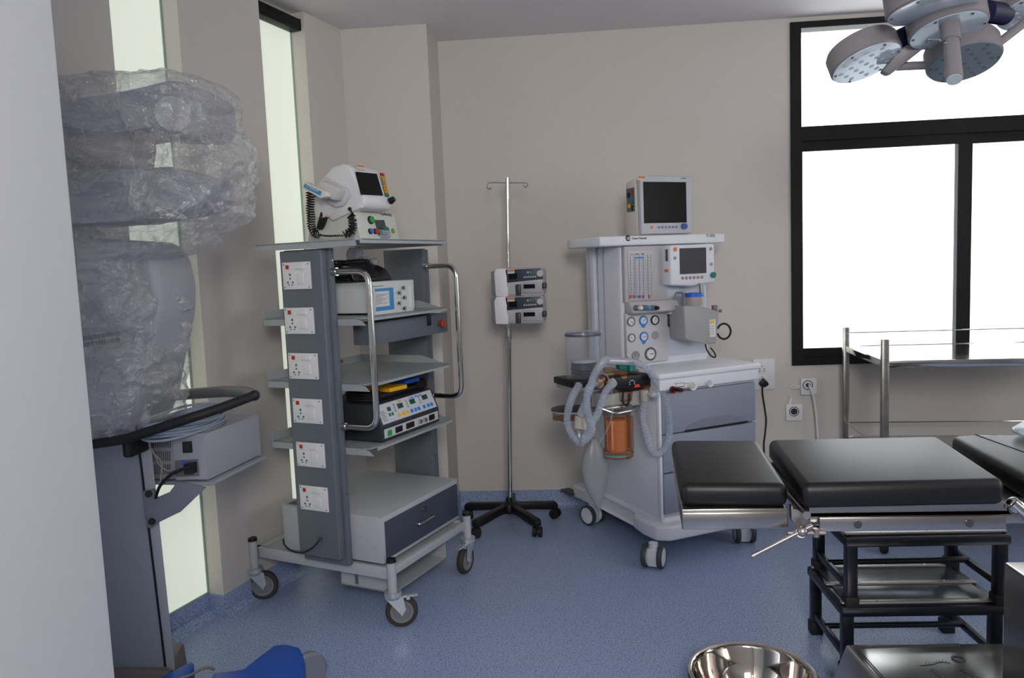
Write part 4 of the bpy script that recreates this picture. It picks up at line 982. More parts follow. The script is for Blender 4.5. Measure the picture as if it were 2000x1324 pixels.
m.lathe(c, [(.020, 0), (.020, .0008), (.012, .0008), (.012, 0)], 24)
O_.p('engraved_emblem', m, eg, pb)
pts = spline([oz_(1797, 1300), oz_(1820, 1298), oz_(1838, 1293), oz_(1862, 1296)])
m = M().tube(pts, .0008, 4)
for p in pts[2:-1]: m.tube([p, p + V((.004, .013, 0))], .0007, 4)
O_.p('engraved_rays', m, eg, pb)
text('engraved_lettering', 'biomed', .034, oz_(1872, 1306), V((.35, -1, 0)), V((1, .35, 0)), eg, pb, lift=.0015)
text('engraved_lettering', 'MODEL', .020, oz_(1814, 1308), V((.35, -1, 0)), V((1, .35, 0)), eg, pb, lift=.0015)

# ------------------------------------------------------------------ stacked foot steps
def step_stool(z0, dx, dy, label):
    s = T('step_stool', (.862 + dx, 2.575 + dy, z0), 1.5, label, 'step stool', 'stacked foot steps under the operating table')
    w, d, h = .525, .355, .262
    tb = .038
    leg = ((0, 0), (w - tb, 0), (0, d - tb), (w - tb, d - tb))
    for x, y in leg:
        l = s.p('leg', M().box(x, x + tb, y, y + tb, .02, h - .036, .006), NAVY)
        s.p('foot_cap', M().box(x - .004, x + tb + .004, y - .004, y + tb + .004, 0, .05, .005), RUBBER, l)
    s.p('top_rail', M().box(-.006, w + .006, -.006, .026, h - .04, h - .004, .008).box(-.006, w + .006, d - .026, d + .006, h - .04, h - .004, .008).box(-.006, .026, 0, d, h - .04, h - .004, .008).box(w - .026, w + .006, 0, d, h - .04, h - .004, .008), NAVY)
    s.p('stretcher', M().box(.004, .024, .03, d - .03, .065, .09, .004).box(w - .024, w - .004, .03, d - .03, .065, .09, .004).cyl((.014, d * .62, .085), (w - .014, d * .62, .085), .011, n=14), NAVY)
    tr_ = s.p('tread', M().box(.02, w - .02, .015, d - .015, h - .006, h + .0, .002), mat('ribbed_rubber_tread', (62, 74, 84), .22, bump=.1, bscale=30))
    for y in (.012, d / 2 - .012, d - .036):
        q = s.p('tread_strip', M().box(.0, w - .0, y, y + .024, h - .002, h + .006, .003), mat('tread_aluminium', (160, 158, 154), .35, .6), tr_)
    m = M()
    for x in (.12, .27, .42):
        for y in (.024, d / 2, d - .024): m.sph((x, y, h + .005), .005, (1, 1, .5), 10)
    s.p('rivet', m, CHROME, tr_)
    return s


step_stool(0, 0, 0, 'lower of the two stacked blue-black steel foot steps, standing on the floor')
step_stool(.242, .012, .0, 'upper of the two stacked blue-black steel foot steps, just under the table')

# kick bowl
K_ = T('steel_bowl', (.525, 2.42), 0, 'polished steel bowl in a round rim standing open on the floor', 'bowl')
zr = .125
L0, R0 = K_(1337.5, 1303, 'z', zr), K_(1595, 1308, 'z', zr); rad = (R0.x - L0.x) / 2 * .985
back = K_(1466, 1251, 'z', zr); cen = V(((L0.x + R0.x) / 2, back.y - rad, 0))
K_.p('bowl', M().lathe(cen, [(0, .004), (rad * .5, .004), (rad * .72, .02), (rad * .84, .06), (rad * .875, .112), (rad * .90, zr - .004), (rad * .93, zr), (rad * .975, zr), (rad, zr - .008), (rad * .985, zr - .014), (rad * .91, zr - .014), (rad * .89, .106), (rad * .86, .056), (rad * .74, .015), (rad * .5, 0), (0, 0)], 96), mat('mirror_steel', (200, 192, 182), .06, 1))

# ------------------------------------------------------------------ steel rack trolley by the window
K = T('instrument_trolley', (1.478, 4.376), -4, 'stainless steel two-tier instrument trolley standing under the window', 'trolley')
n1 = K.loc((1.433, 3.717, 0)); dW = abs(n1.y)
pst = STEEL; zs = .93; LX = 1.15
for (x, y) in ((0, 0), (n1.x + .0, n1.y), (LX, 0), (LX, n1.y)):
    K.p('post', M().box(x - .016, x + .016, y - .016, y + .016, .07, 1.035 if y == 0 else 1.035, .002), mat('mottled_steel', (132, 130, 126), .3, .9, bump=.2, bscale=30, var=.35))
    K.p('castor', M().cyl((x - .012, y, .036), (x + .012, y, .036), .036, n=24).box(x - .016, x + .016, y - .014, y + .014, .04, .075, .003), RUBBER)
def tray(z, wall):
    m = M().box(-.0, LX, n1.y, 0, z - .003, z).box(0, LX, n1.y - .002, n1.y + .006, z - wall, z + .003, .001).box(0, LX, -.006, .002, z - wall, z + .003, .001)
    m.box(-.002, .006, n1.y, 0, z - wall, z + .003, .001).box(LX - .006, LX + .002, n1.y, 0, z - wall, z + .003, .001)
    return K.p('tray', m, mat('polished_tray_steel', (190, 190, 190), .1, 1))
tray(zs, .03); tray(.42, .03)
for z, r in ((1.005, .0035), (.50, .0035)):
    K.p('guard_rail', M().tube([(0, 0, z), (LX, 0, z)], r, 8).tube([(0, 0, z), (n1.x, n1.y, z - (.0 if z > .8 else .0))], r * .7, 8).tube([(n1.x, n1.y, z), (n1.x, n1.y, z - .01)], r, 6), CHROME)

# clear plastic bag lying on the table's far side
BG = T('plastic_bag', (1.30, 2.36, .895), 0, 'crumpled pale blue clear plastic bag behind the table cushions at the far edge', 'plastic bag')
m = M().sph((.16, -.06, .018), .14, (1.5, .8, .24), 32)
for v in m.b.verts: v.co += v.co.normalized() * (noise.noise(v.co * 12) * .018 + abs(noise.noise(v.co * 25)) * .014); v.co.z = max(v.co.z, .004)
BG.p('bag_film', m, film('pale_blue_film', (190, 208, 220), .45, .2, .5, 30, .4), smooth=60)

# ------------------------------------------------------------------ surgical light
LM = T('surgical_light', (1.10, 2.40, 1.93), 0, 'multi-pod surgical ceiling light with round grey heads and a central handle', 'surgical light')
LG = mat('lamp_grey', (128, 124, 126), .4); LENS = mat('lamp_lens', (214, 224, 232), .12, .35, bump=.25, bscale=9); LENSD = mat('lamp_lens_grey', (118, 128, 134), .3)
def lp(px, py, v=0): return LM(px, py, 'y', v)
def pod(cpx, rp, v, asp, ang, h, lens, dots=True, name='lamp_head'):
    """round lamp head: lens centre, half width and outline taken from the photo; ang: which way the lens looks, in degrees"""
    c = lp(*cpx, v); w = LM.w(c) - CAM; dist = w.dot(FW); r = rp * dist / F_PX; w.normalize()
    ex = (RT - w * RT.dot(w)).normalized(); ey = ex.cross(w).normalized() * 1
    if ey.dot(UP) < 0: ey = -ey
    t = math.radians(ang); n = (ex * math.cos(t) + ey * math.sin(t)) * math.sqrt(1 - asp * asp) - w * asp
    k = LM.p(name, M().lathe(c, [(0, -.0), (r * .96, 0), (r, .004), (r, h * .8), (r * .93, h), (0, h + .004)], 48, -n), LG)
    LM.p('lens', M().cyl(c, c + n * .003, r * .95, n=48), lens, k)
    x = n.orthogonal().normalized(); y = n.cross(x)
    if dots:
        m = M()
        for i in range(-2, 3):
            for j in range(-2, 3):
                if i * i + j * j < 8: m.cyl(c + (x * i + y * j) * r * .32 + n * .003, c + (x * i + y * j) * r * .32 + n * .0045, r * .075, r * .06, n=12)
        LM.p('led_cup', m, mat('led_cup_grey', (92, 102, 110), .3) if lens is LENSD else mat('led_cup_pale', (180, 192, 200), .3), k)
    m = M()
    for i in range(6):
        q = i * math.pi / 3; m.cyl(c + (x * math.cos(q) + y * math.sin(q)) * r * .88 + n * .003, c + (x * math.cos(q) + y * math.sin(q)) * r * .88 + n * .005, .004, n=8)
    LM.p('lens_screw', m, INKG, k)
    return c, n
pod((1692, 123), 67, 0, .40, -62, .06, LENS)
pod((1883, 122), 67, 0, .50, -70, .065, LENSD)
pod((2010, 24), 56, 0, .50, -65, .05, LENS)
c, n = pod((1852, 60), 71, -.10, .40, -70, .06, mat('hub_plate', (188, 200, 208), .2, .3), False)
pod((1825, 14), 87, -.20, .27, -72, .075, LENS, False)
hdl = LM.p('handle', M().cyl(lp(1853, 38, -.13), lp(1857, 62, -.16), .027, .024, n=28).cyl(lp(1856, 58, -.16), lp(1858, 82, -.18), .0235, n=28).cyl(lp(1858, 80, -.18), lp(1864, 154, -.24), .0195, .021, n=28), LG)
LM.p('handle_tip', M().cyl(lp(1864, 154, -.24), lp(1864.3, 156, -.242), .019, n=24), mat('tip_pale', (190, 200, 205), .3), hdl)
LM.p('handle_hoop', M().tube(rounded([lp(1810, 81, -.15), lp(1815, 76, -.16), lp(1840, 78, -.17), lp(1848, 84, -.2), lp(1876, 80, -.18)], .01), .0035, 8), CHROME, hdl)
def bellow(a, b, r):
    P = [a.lerp(b, i / 48) for i in range(49)]
    LM.p('ribbed_sleeve', M().tube(P, lambda i: r * (1 + .06 * (-1) ** i), 20), mat('sleeve_navy', (26, 28, 62), .5))
bellow(lp(1732, 88, .03), lp(1786, 62, -.03), .026); bellow(lp(1925, 22, -.06), lp(1962, 28, 0), .028); bellow(lp(1868, 88, -.05), lp(1893, 82, -.0), .016)
LM.p('arm', M().prism([lp(1723, 139, .02), lp(1738, 147, .02), lp(1808, 92, -.02), lp(1776, 78, -.02), lp(1752, 105, .0)], (0, .03, 0), .006), LG)
LM.p('arm', M().cyl(lp(1750, 130, .03), lp(1818, 127, .03), .0125, n=16), LG)
LM.p('arm', M().cyl(lp(1945, 88, .0), lp(1999, 46, .0), .0125, n=16).cyl(lp(1999, 46, 0), lp(2060, 0, 0), .0125, n=16), LG)
LM.p('hub_arm', M().cyl(lp(1870, 30, -.04), lp(1960, -10, .06), .05, .06, n=24), LG)
top = V((lp(1850, 0, 0).x + .25, .15, 0))
LM.p('ceiling_tube', M().cyl(top + V((0, 0, .30)), top + V((0, 0, H - 1.93)), .04, n=28).cyl(top + V((0, 0, H - 1.93 - .05)), top + V((0, 0, H - 1.93)), .13, n=40), LG)
LM.p('hub_arm', M().tube(spline([lp(1850, 15, .0), lp(1880, -20, .06), top + V((-.1, 0, .32)), top + V((0, 0, .34))]), .035, 16), LG)

# ------------------------------------------------------------------ sockets on the far wall
YB = 4.512
Wf = Fr((0, 0), 0)
def wall_thing(name, a, b, th, label, cat, bev=.004):
    A = Wf(*a, 'y', YB); B = Wf(*b, 'y', YB); ox = V(((A.x + B.x) / 2, YB, (A.z + B.z) / 2))
    t = T(name, ox, 0, label, cat); w, h = abs(A.x - B.x) / 2, abs(A.z - B.z) / 2
    t.p('plate', M().box(-w, w, -th, 0, -h, h, bev), WPLAST)
    return t, w, h
t, w, h = wall_thing('wall_socket_panel', (1470, 701), (1513, 760), .012, 'white wall socket panel with a black plug beside the grey drawers', 'wall socket')
for (px, py) in ((1488, 720), (1488, 740)):
    c = t(px, py, 'y', -.012); s = t.p('socket_insert', M().box(c.x - .024, c.x + .024, -.014, -.011, c.z - .024, c.z + .024, .001), WPLAST)
    m = M()
    for (x, z_) in ((0, .013), (-.012, -.002), (.012, -.002), (-.012, -.013), (.012, -.013)): m.cyl((c.x + x, -.0145, c.z + z_), (c.x + x, -.0135, c.z + z_), .0035, n=10)
    t.p('pin_hole', m, INKG, s)
PL = T('black_plug', V((Wf(1489, 747, 'y', YB).x, YB - .012, Wf(1489, 747, 'y', YB).z)), 0, 'black mains plug with its lead hanging from the wall socket panel', 'plug')
PL.p('plug_body', M().prism([(-.026, 0, -.006), (-.022, 0, .008), (-.010, 0, .014), (-.008, 0, .028), (.004, 0, .030), (.010, 0, .014), (.022, 0, .008), (.027, 0, -.006), (.018, 0, -.014), (.004, 0, -.020), (-.004, 0, -.020), (-.018, 0, -.014)], (0, -.035, 0), .006, 3), BPLAST)
m = M().tube(spline([PL(1489, 752, 'y', -.02), PL(1489.5, 770, 'y', -.022), PL(1494, 800, 'y', -.02), PL(1496.5, 822, 'y', -.02), PL(1494, 850, 'y', -.02), PL(1492, 872, 'y', -.02), PL(1496, 930, 'y', -.02), PL(1510, 1000, 'y', -.04)], .01), .0048, 8)
PL.p('lead', m, BPLAST)
for (a, b, cc, lab, plugged) in (((1561.5, 737.5), (1592.5, 769), (1577.5, 752), 'white square round-hole socket with a white lead plugged in', True), ((1533.5, 788), (1567, 820.5), (1551, 803.5), 'empty white square socket with a black round recess low on the wall', False)):
    t, w, h = wall_thing('round_socket', a, b, .035 if plugged else .02, lab, 'wall socket', .006)
    th = .035 if plugged else .02
    c = t(*cc, 'y', -th)
    t.p('socket_ring', M().lathe((c.x, -th, c.z), [(.028, 0), (.028, .003), (.0245, .003), (.0245, 0)], 32, (0, -1, 0)), mat('ring_black', (50, 50, 60), .4))
    rc = t.p('socket_recess', M().cyl((c.x, -th - .001, c.z), (c.x, -th + .002, c.z), .0235, n=30) if plugged else M().cyl((c.x, -th - .0015, c.z), (c.x, -th + .002, c.z), .0185, n=30), WPLAST if plugged else BPLAST)
    if not plugged:
        m = M()
        for k in range(5): q = k * 1.256; m.cyl((c.x + .009 * math.cos(q), -th - .002, c.z + .009 * math.sin(q)), (c.x + .009 * math.cos(q), -th - .001, c.z + .009 * math.sin(q)), .002, n=8)
        t.p('pin_hole', m, PGREY, rc)
        t.p('conduit', M().cyl((-.018, -.008, h), (-.018, -.008, h + .045), .007, n=12).cyl((-.026, -.008, h), (-.026, -.008, h + .03), .004, n=10), WPLAST)
    else:
        t.p('conduit', M().tube(spline([(-w, -.010, .0), (-w - .02, -.01, .002), (-w - .045, -.01, .004), (-w - .05, -.01, -.008), (-w - .02, -.01, -.010), (-w, -.01, -.008)]), .005, 8), WPLAST)
        WP = T('white_lead', V((Wf(*cc, 'y', YB - th).x, YB - th, Wf(*cc, 'y', YB - th).z)), 0, 'thick white lead plugged into the upper round socket and hanging down', 'lead')
        WP.p('plug_boot', M().cyl((0, .0, 0), (.004, -.022, .0), .012, .009, n=18), mat('boot_dark', (50, 48, 50), .4))
        WP.p('lead_cable', M().tube(spline([(.002, -.018, .0), WP(1582, 755, 'y', -.035), WP(1589, 775, 'y', -.035), WP(1594, 810, 'y', -.03), WP(1597, 850, 'y', -.03), WP(1600, 900, 'y', -.03), WP(1602, 960, 'y', -.03)], .01), .0065, 10), WPLAST)

# ------------------------------------------------------------------ imaging machine at the left
YC = 2.40
X_ = T('imaging_machine', (-1.45, YC), 0, 'tall grey imaging machine with column, black handle bar and blue wheel covers', 'imaging machine')
def cp_(px, py, v=0): return X_(px, py, 'y', v)
# column
a0, a1 = cp_(273, 875), cp_(326, 1317); b0_, b1_ = cp_(296, 875), cp_(342, 1308)
lx = cp_(150, 900).x
def vx(p, q, z): return p.x + (q.x - p.x) * (p.z - z) / (p.z - q.z)
zlo, zhi = .12, 1.06
col = X_.p('column', M().prism([(lx, 0, zlo), (vx(a0, a1, zlo) - .004, 0, zlo), (vx(a0, a1, zhi) - .004, 0, zhi), (lx, 0, zhi)], (-.175, .26, 0), .012, 3), CARMD)
X_.p('column_slot', M().prism([(vx(a0, a1, zlo) - .005, .004, zlo), (vx(a0, a1, zlo) + .003, .004, zlo), (vx(a0, a1, zhi) + .003, .004, zhi), (vx(a0, a1, zhi) - .005, .004, zhi)], (-.02, .02, 0)), BPLAST, col)
X_.p('column_strip', M().prism([(vx(a0, a1, zlo) + .002, 0, zlo), (vx(b0_, b1_, zlo), 0, zlo), (vx(b0_, b1_, zhi), 0, zhi), (vx(a0, a1, zhi) + .002, 0, zhi)], (-.175, .26, 0), .003), CARM, col)
# bracket and power box
X_.p('bracket', M().prism([cp_(*q, -.010) for q in ((278, 960), (300, 955), (306, 973), (332, 962), (344, 942), (348, 940), (402, 952), (352, 1000), (310, 1019), (296, 1031), (286, 1031))], (0, .008, 0), .002), mat('bracket_grey', (118, 122, 132), .45))
for p in ((291, 964), (297, 1018)): X_.p('bolt_cover', M().cyl(cp_(*p, -.010), cp_(*p, -.010) + V((0, -.006, 0)), .0115, n=20), BPLAST)
E2 = T('power_unit', X_.w((.0, 0, 0)), 0, 'grey metal box with vents, rocker switch and black plug on the machine bracket', 'power unit')
e = lambda px, py, v=0: E2(px, py, 'y', v)
# its long axis runs away to the right: front face nearest, right side seen at a slant
f0, f1, f2, f3 = e(298, 846, .03), e(403, 850, -.0), e(408, 935, -.0), e(300, 930, .03)
ztop, zbot = e(400, 848, 0).z, e(404, 938, 0).z
g1 = E2(507, 880, 'z', (ztop + zbot) / 2); 
xr, yr = e(403, 890).x, .0
# far right corner: follow the side top edge to photo (505, 808) at the same height
q = E2(505, 808, 'z', ztop) if ztop < 1.2 else V((.3, .3, 0))
far = V((q.x, q.y, 0)); side_d = far - V((xr, yr, 0))
if side_d.length > .6: side_d = side_d.normalized() * .45
back_d = V((-side_d.y, side_d.x, 0)).normalized() * .24
c0 = V((xr, yr, zbot)); P = [c0, c0 + side_d, c0 + side_d + back_d, c0 + back_d]
bxm = E2.p('case', M().prism(P, (0, 0, ztop - zbot), .004), mat('box_grey', (150, 152, 158), .45))
fd = (back_d.normalized()); fo = side_d.normalized() * -1
def fp_(px, py, lift=0): return E2.plane(px, py, c0 + fo * lift, fo)
def fq(name, pts, th, m_, lift=0, parent=bxm): return E2.p(name, M().prism([fp_(*p, lift) for p in pts], fo * th), m_, parent)
fq('front_plate', [(337, 850), (399, 846), (405, 935), (345, 938)], .0015, mat('box_front', (164, 164, 172), .45))
fq('rocker_switch', [(358, 862), (375, 861), (377, 883), (359, 884)], .006, BPLAST)
fq('inlet_recess', [(342, 899), (387, 896), (390, 929), (344, 931)], .003, mat('recess_grey', (110, 112, 118), .5))
fq('inlet_plug', [(369, 902), (385, 901), (386, 921), (371, 922)], .03, BPLAST)
fq('blue_sticker', [(356, 900), (366, 899), (367, 910), (357, 911)], .004, mat('sticker_blue', (60, 100, 190), .5))
m = M()
for j in range(3):
    for i in range(9):
        x0, y0 = 299 + i * 4 - .5 * j, 855 + j * 26; m.prism([fp_(x0, y0, .001), fp_(x0 + 1.6, y0 - .2, .001), fp_(x0 + 2.4, y0 + 19, .001), fp_(x0 + .8, y0 + 19, .001)], fo * .0012)
E2.p('vent_slots', m, INKG, bxm)
tr0 = c0 + V((0, 0, -.016)) + fo * .01
E2.p('shelf_plate', M().prism([tr0 - back_d * .08, tr0 + side_d * 1.02 - back_d * .08, tr0 + side_d * 1.02 + back_d, tr0 + back_d], (0, 0, .012), .003), mat('plate_grey', (142, 146, 152), .45))
E2.p('black_lead', M().tube(spline([fp_(372, 912, .03), fp_(352, 918, .05), fp_(330, 930, .05), fp_(312, 950, .05), e(303, 975, -.01)]), .0055, 8), BPLAST)
E2.p('beige_lead', M().tube(spline([e(290, 868, -.01), e(303, 890, -.01), e(312, 908, -.01), e(330, 920, -.01), e(345, 912, -.005)]), .0028, 7).tube(spline([e(303, 888, -.01), e(316, 905, -.01), e(315, 930, -.01), e(311, 950, -.01), e(302, 965, -.01)]), .0028, 7), mat('lead_beige', (150, 142, 128), .5))
E2.root.parent = None
# handle bar
zh_ = 1.02
pts = [cp_(120, 878, -.02), cp_(178, 868, -.10), cp_(240, 858, -.13), cp_(280, 846, -.14), cp_(360, 820, -.14), cp_(430, 797, -.08), cp_(497, 772, .02)]
hb = X_.p('handle_bar', M().tube(spline(pts, .02), .0155, 16).sph(cp_(497, 772, .02), .0175, n=16), RUBBER)
X_.p('handle_return', M().tube(rounded([cp_(497, 772, .02), cp_(484, 766, .12), cp_(440, 764, .25), cp_(340, 772, .30), cp_(310, 776, .30)], .05), .020, 16), mat('return_grey', (104, 104, 108), .5), hb)
X_.p('handle_mount', M().box(cp_(272, 865).x, cp_(290, 865).x, -.1, .05, cp_(280, 880).z, cp_(280, 845).z, .008), BPLAST, hb)
# shells above (seen through the cover)
def shell(name, pts, v, d, m_, bev=.03):
    return X_.p(name, M().prism([cp_(*p, v) for p in pts], (0, d, 0), bev, 4), m_)
shell('lower_housing', [(120, 462), (270, 470), (298, 500), (312, 560), (311, 620), (270, 800), (262, 838), (120, 850)], -.02, .26, CARM)
shell('middle_arm', [(100, 325), (240, 330), (330, 322), (405, 345), (404, 398), (370, 412), (240, 432), (140, 440), (100, 435)], -.06, .22, CARMD)
shell('upper_head', [(100, 192), (230, 180), (332, 152), (396, 172), (402, 236), (388, 262), (300, 262), (220, 245), (100, 262)], -.04, .24, CARMD)
X_.p('head_pivot', M().cyl(cp_(338, 222, -.045), cp_(338, 222, -.075), .052, n=36), CARM)
shell('head_neck', [(110, 250), (220, 240), (250, 262), (240, 330), (110, 330)], .02, .2, mat('neck_pale', (168, 164, 160), .5))
m = M()
for j in range(2):
    for i in range(18):
        p = cp_(164 + i * 4, 660 - i * .6 + j * 13, -.0215); m.box(p.x - .0018, p.x + .0018, -.0225, -.019, p.z - .008, p.z + .006)
X_.p('vent_slots', m, INKG)
# blue wheel covers near the floor
zc_ = .15
def gz(px, py, z=zc_): return X_(px, py, 'z', z)
bl = X_.p('blue_wheel_cover', M().prism([gz(395, 1345), gz(418, 1311), gz(466, 1313), gz(483, 1308), gz(505, 1284), gz(534, 1258), gz(560, 1256), gz(586, 1263), gz(592, 1278), gz(596, 1292), gz(585, 1330), gz(570, 1350)], (0, 0, -.075), .012, 3), CBLUE)
bl2 = X_.p('blue_wheel_cover', M().prism([gz(300, 1330), gz(325, 1318), gz(374, 1290), gz(379, 1296), gz(378, 1304), gz(350, 1345), gz(320, 1360)], (0, 0, -.07), .006), CBLUE)
c = gz(604, 1322, .075)
X_.p('wheel', M().lathe(c + V((-.03, .03, 0)), [(0, 0), (.065, 0), (.075, .008), (.075, .026), (.066, .034), (0, .034)], 36, (.8, -.6, 0)), mat('wheel_grey', (120, 124, 134), .5), bl)
X_.p('wheel', M().lathe(gz(490, 1345, .075) , [(0, 0), (.065, 0), (.075, .008), (.075, .026), (.066, .034), (0, .034)], 36, (.8, -.6, 0)), mat('wheel_grey', (120, 124, 134), .5), bl)
X_.p('cover_trim', M().tube(spline([gz(350, 1325), gz(372, 1318), gz(395, 1306), gz(410, 1303), gz(418, 1308)]), .005, 8), mat('trim_grey', (120, 118, 116), .5), bl)
q_ = [gz(230, 1332, .07), gz(420, 1336, .07), gz(590, 1336, .07), gz(585, 1400, .07), gz(300, 1420, .07), gz(220, 1400, .07)]
X_.p('base_frame', M().prism(q_, (0, 0, -.055), .008), CARMD)
X_.p('base_block', M().prism([(lx, -.02, .0), (lx, -.02, .13), (vx(a0, a1, zlo) + .02, -.02, .13), (vx(a0, a1, zlo) + .03, -.02, .0)], (-.05, .2, 0), .01), mat('base_brown_grey', (110, 102, 98), .5))
# looped grey cable on the box
CB = T('coiled_cable', E2.w((c0 + side_d * .30 + back_d * .5) + V((0, 0, ztop - zbot))), 0, 'coil of pale grey cable lying on the grey metal box', 'cable')
m = M(); base_a = math.atan2(side_d.y, side_d.x)
for k in range(13):
    rr = random.Random(k + 40); A0 = .19 - .009 * (k % 5) + rr.uniform(-.01, .01); B0 = .10 - .006 * (k % 4); z0 = .008 + .0075 * (k // 2); ph = rr.uniform(0, .5)
    P_ = []
    for i in range(12):
        q = i * math.pi / 6; x, y = A0 * math.cos(q) - .03, B0 * math.sin(q)
        P_.append((x * math.cos(base_a) - y * math.sin(base_a), x * math.sin(base_a) + y * math.cos(base_a), z0 + .006 * math.sin(q * 2 + ph * 9)))
    m.tube(spline(P_, .015, True), .0045, 7, True)
CB.p('cable_coil', m, mat('cable_pale_grey', (150, 160, 176), .4))

# ------------------------------------------------------------------ crumpled clear cover over the machine
outl = [(143, 330), (150, 385), (160, 402), (175, 420), (210, 428), (250, 436), (270, 452), (290, 458), (320, 460), (350, 462), (380, 460), (400, 455), (425, 450), (440, 436), (455, 420), (462, 405), (470, 395), (485, 380), (497, 362), (503, 340), (507, 315), (512, 301), (540, 308), (565, 322), (590, 332), (610, 330), (625, 322), (650, 325), (700, 326), (760, 322), (800, 318), (825, 312), (838, 300), (846, 285)]
PC = T('plastic_cover', (-1.45, YC), 0, 'crumpled clear plastic dust cover draped over the grey imaging machine', 'dust cover')
def pc(px, py, v=-.0): return PC(px, py, 'y', v)
m = M(); ring_n = 150; rings = []
ys = [145 + i * 4.4 for i in range(160)]
def right(py):
    for (y0, x0), (y1, x1) in zip(outl, outl[1:]):
        if y0 <= py <= y1: return x0 + (x1 - x0) * (py - y0) / (y1 - y0)
    return outl[0][1] if py < outl[0][0] else outl[-1][1]
xl_ = -.175
def ridge(p, s, o=0): return 1 - abs(noise.noise(V(p) * s + V((o, o * .7, 0)))) * 2.2
for py in ys:
    if py > 848: break
    xr_ = pc(right(py), py, .04).x; z_ = pc(250, py).z
    b_ = .24 if py < 440 else .19
    if py < 175: b_ *= max(.12, ((py - 140) / 35)) ** .5
    cx = (xl_ + xr_) / 2; a_ = (xr_ - xl_) / 2; rg = []
    for j in range(ring_n):
        q = 2 * math.pi * j / ring_n; ct, st = math.cos(q), math.sin(q)
        e_ = .55
        x = cx + a_ * math.copysign(abs(ct) ** e_, ct); y = .06 + b_ * math.copysign(abs(st) ** e_, st)
        x += .022 * max(ct, 0) * (noise.noise(V((z_ * 9, st * 2, 3))) + .6 * noise.noise(V((z_ * 26, st * 3, 1))))
        p = V((x, y, z_))
        d = V((ct * .5, st, 0)).normalized()
        wp = p + V((noise.noise(p * 5), noise.noise(p * 5 + V((3, 1, 7))), noise.noise(p * 5 + V((8, 4, 2))))) * .07
        w = .040 * (ridge(V((wp.x, wp.y, wp.z * .8)), 6) - .5) + .024 * (ridge(wp, 13, 5) - .5) + .012 * (ridge(wp, 29, 9) - .5)
        edge = max(0, (x - cx) / a_) ** 6
        if ct > 0 and edge > .3: w *= (1 - .3 * edge)
        p += d * w
        rg.append(m.b.verts.new(p))
    rings.append(rg)
for A, B in zip(rings, rings[1:]):
    for j in range(ring_n): m.b.faces.new((A[j], A[(j + 1) % ring_n], B[(j + 1) % ring_n], B[j]))
tz = PC(320, 141, 'y', .06).z
cv = m.b.verts.new(V((xl_ + .2, .06, tz)))
for j in range(ring_n): m.b.faces.new((rings[0][(j + 1) % ring_n], rings[0][j], cv))
cf = film('crumpled_clear_film', (216, 214, 214), .16, .10, 1.0, 34, .5)
nt = cf.node_tree; ma = next(n for n in nt.nodes if n.type == 'MATH'); lw = next(n for n in nt.nodes if n.type == 'LAYER_WEIGHT'); mxs = next(n for n in nt.nodes if n.type == 'MIX_SHADER')
tcn = next(n for n in nt.nodes if n.type == 'TEX_COORD')
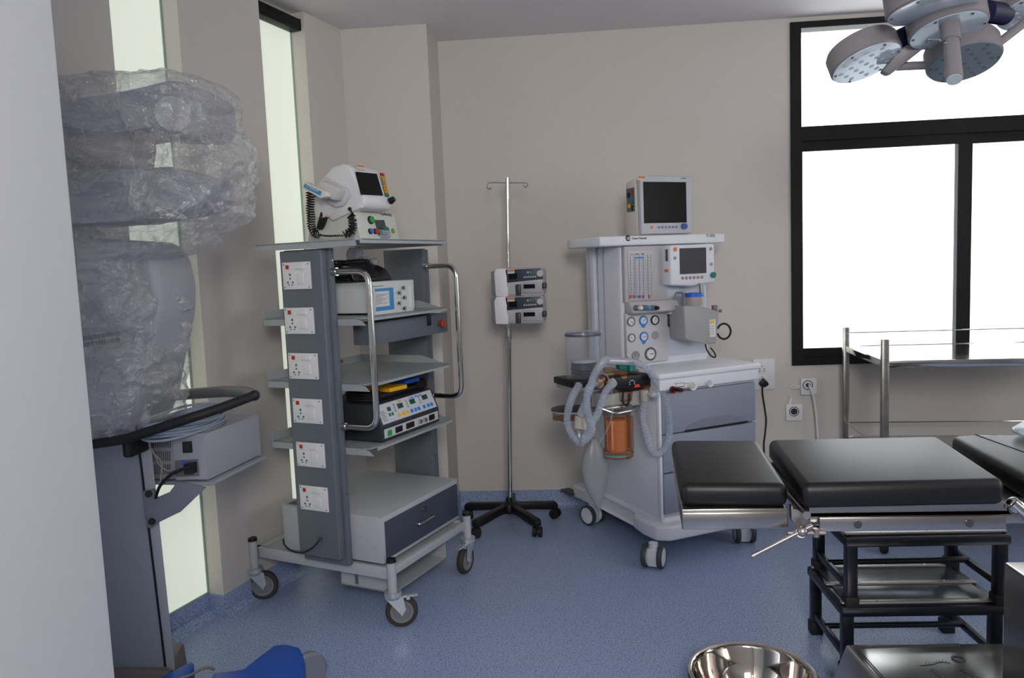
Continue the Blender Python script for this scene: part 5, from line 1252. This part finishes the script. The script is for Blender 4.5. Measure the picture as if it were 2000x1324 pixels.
def crease(scale, width, stretch):
    mp_ = nt.nodes.new('ShaderNodeMapping'); mp_.inputs['Scale'].default_value = stretch; nt.links.new(tcn.outputs['Object'], mp_.inputs[0])
    nz = nt.nodes.new('ShaderNodeTexNoise'); nz.inputs['Scale'].default_value = scale * .5; nz.inputs['Detail'].default_value = 3; nt.links.new(mp_.outputs[0], nz.inputs['Vector'])
    ad = nt.nodes.new('ShaderNodeMix'); ad.data_type = 'RGBA'; ad.inputs['Factor'].default_value = .25
    nt.links.new(mp_.outputs[0], ad.inputs['A']); nt.links.new(nz.outputs['Color'], ad.inputs['B'])
    vo = nt.nodes.new('ShaderNodeTexVoronoi'); vo.feature = 'DISTANCE_TO_EDGE'; vo.inputs['Scale'].default_value = scale; nt.links.new(ad.outputs['Result'], vo.inputs['Vector'])
    mr = nt.nodes.new('ShaderNodeMapRange'); mr.inputs['From Min'].default_value = 0; mr.inputs['From Max'].default_value = width; mr.inputs['To Min'].default_value = 1; mr.inputs['To Max'].default_value = 0
    nt.links.new(vo.outputs['Distance'], mr.inputs['Value']); return mr.outputs[0]
c1, c2 = crease(6, .022, (1, 1, .45)), crease(17, .03, (.45, .45, 1))
nm0 = nt.nodes.new('ShaderNodeTexNoise'); nm0.inputs['Scale'].default_value = 6; nt.links.new(tcn.outputs['Object'], nm0.inputs['Vector'])
nm = nt.nodes.new('ShaderNodeMapRange'); nm.inputs['From Min'].default_value = .5; nm.inputs['From Max'].default_value = .72; nt.links.new(nm0.outputs['Fac'], nm.inputs['Value'])
m1 = nt.nodes.new('ShaderNodeMath'); m1.operation = 'MULTIPLY_ADD'; m1.inputs[1].default_value = .16; nt.links.new(c1, m1.inputs[0]); nt.links.new(ma.outputs[0], m1.inputs[2])
m2 = nt.nodes.new('ShaderNodeMath'); m2.operation = 'MULTIPLY'; nt.links.new(c2, m2.inputs[0]); nt.links.new(nm.outputs['Result'], m2.inputs[1])
m3 = nt.nodes.new('ShaderNodeMath'); m3.operation = 'MULTIPLY_ADD'; m3.use_clamp = True; m3.inputs[1].default_value = .45; nt.links.new(m2.outputs[0], m3.inputs[0]); nt.links.new(m1.outputs[0], m3.inputs[2])
nt.links.new(m3.outputs[0], mxs.inputs[0])
gb = nt.nodes.new('ShaderNodeBsdfGlossy'); gb.inputs['Roughness'].default_value = .09; gb.inputs['Color'].default_value = (1, 1, 1, 1)
nt.links.new(next(n for n in nt.nodes if n.type == 'BUMP').outputs[0], gb.inputs['Normal'])
mg = nt.nodes.new('ShaderNodeMixShader'); mg.inputs[0].default_value = .11; nt.links.new(mxs.outputs[0], mg.inputs[1]); nt.links.new(gb.outputs[0], mg.inputs[2])
nt.links.new(mg.outputs[0], next(n for n in nt.nodes if n.type == 'OUTPUT_MATERIAL').inputs[0])
PC.p('cover_film', m, cf, smooth=18)
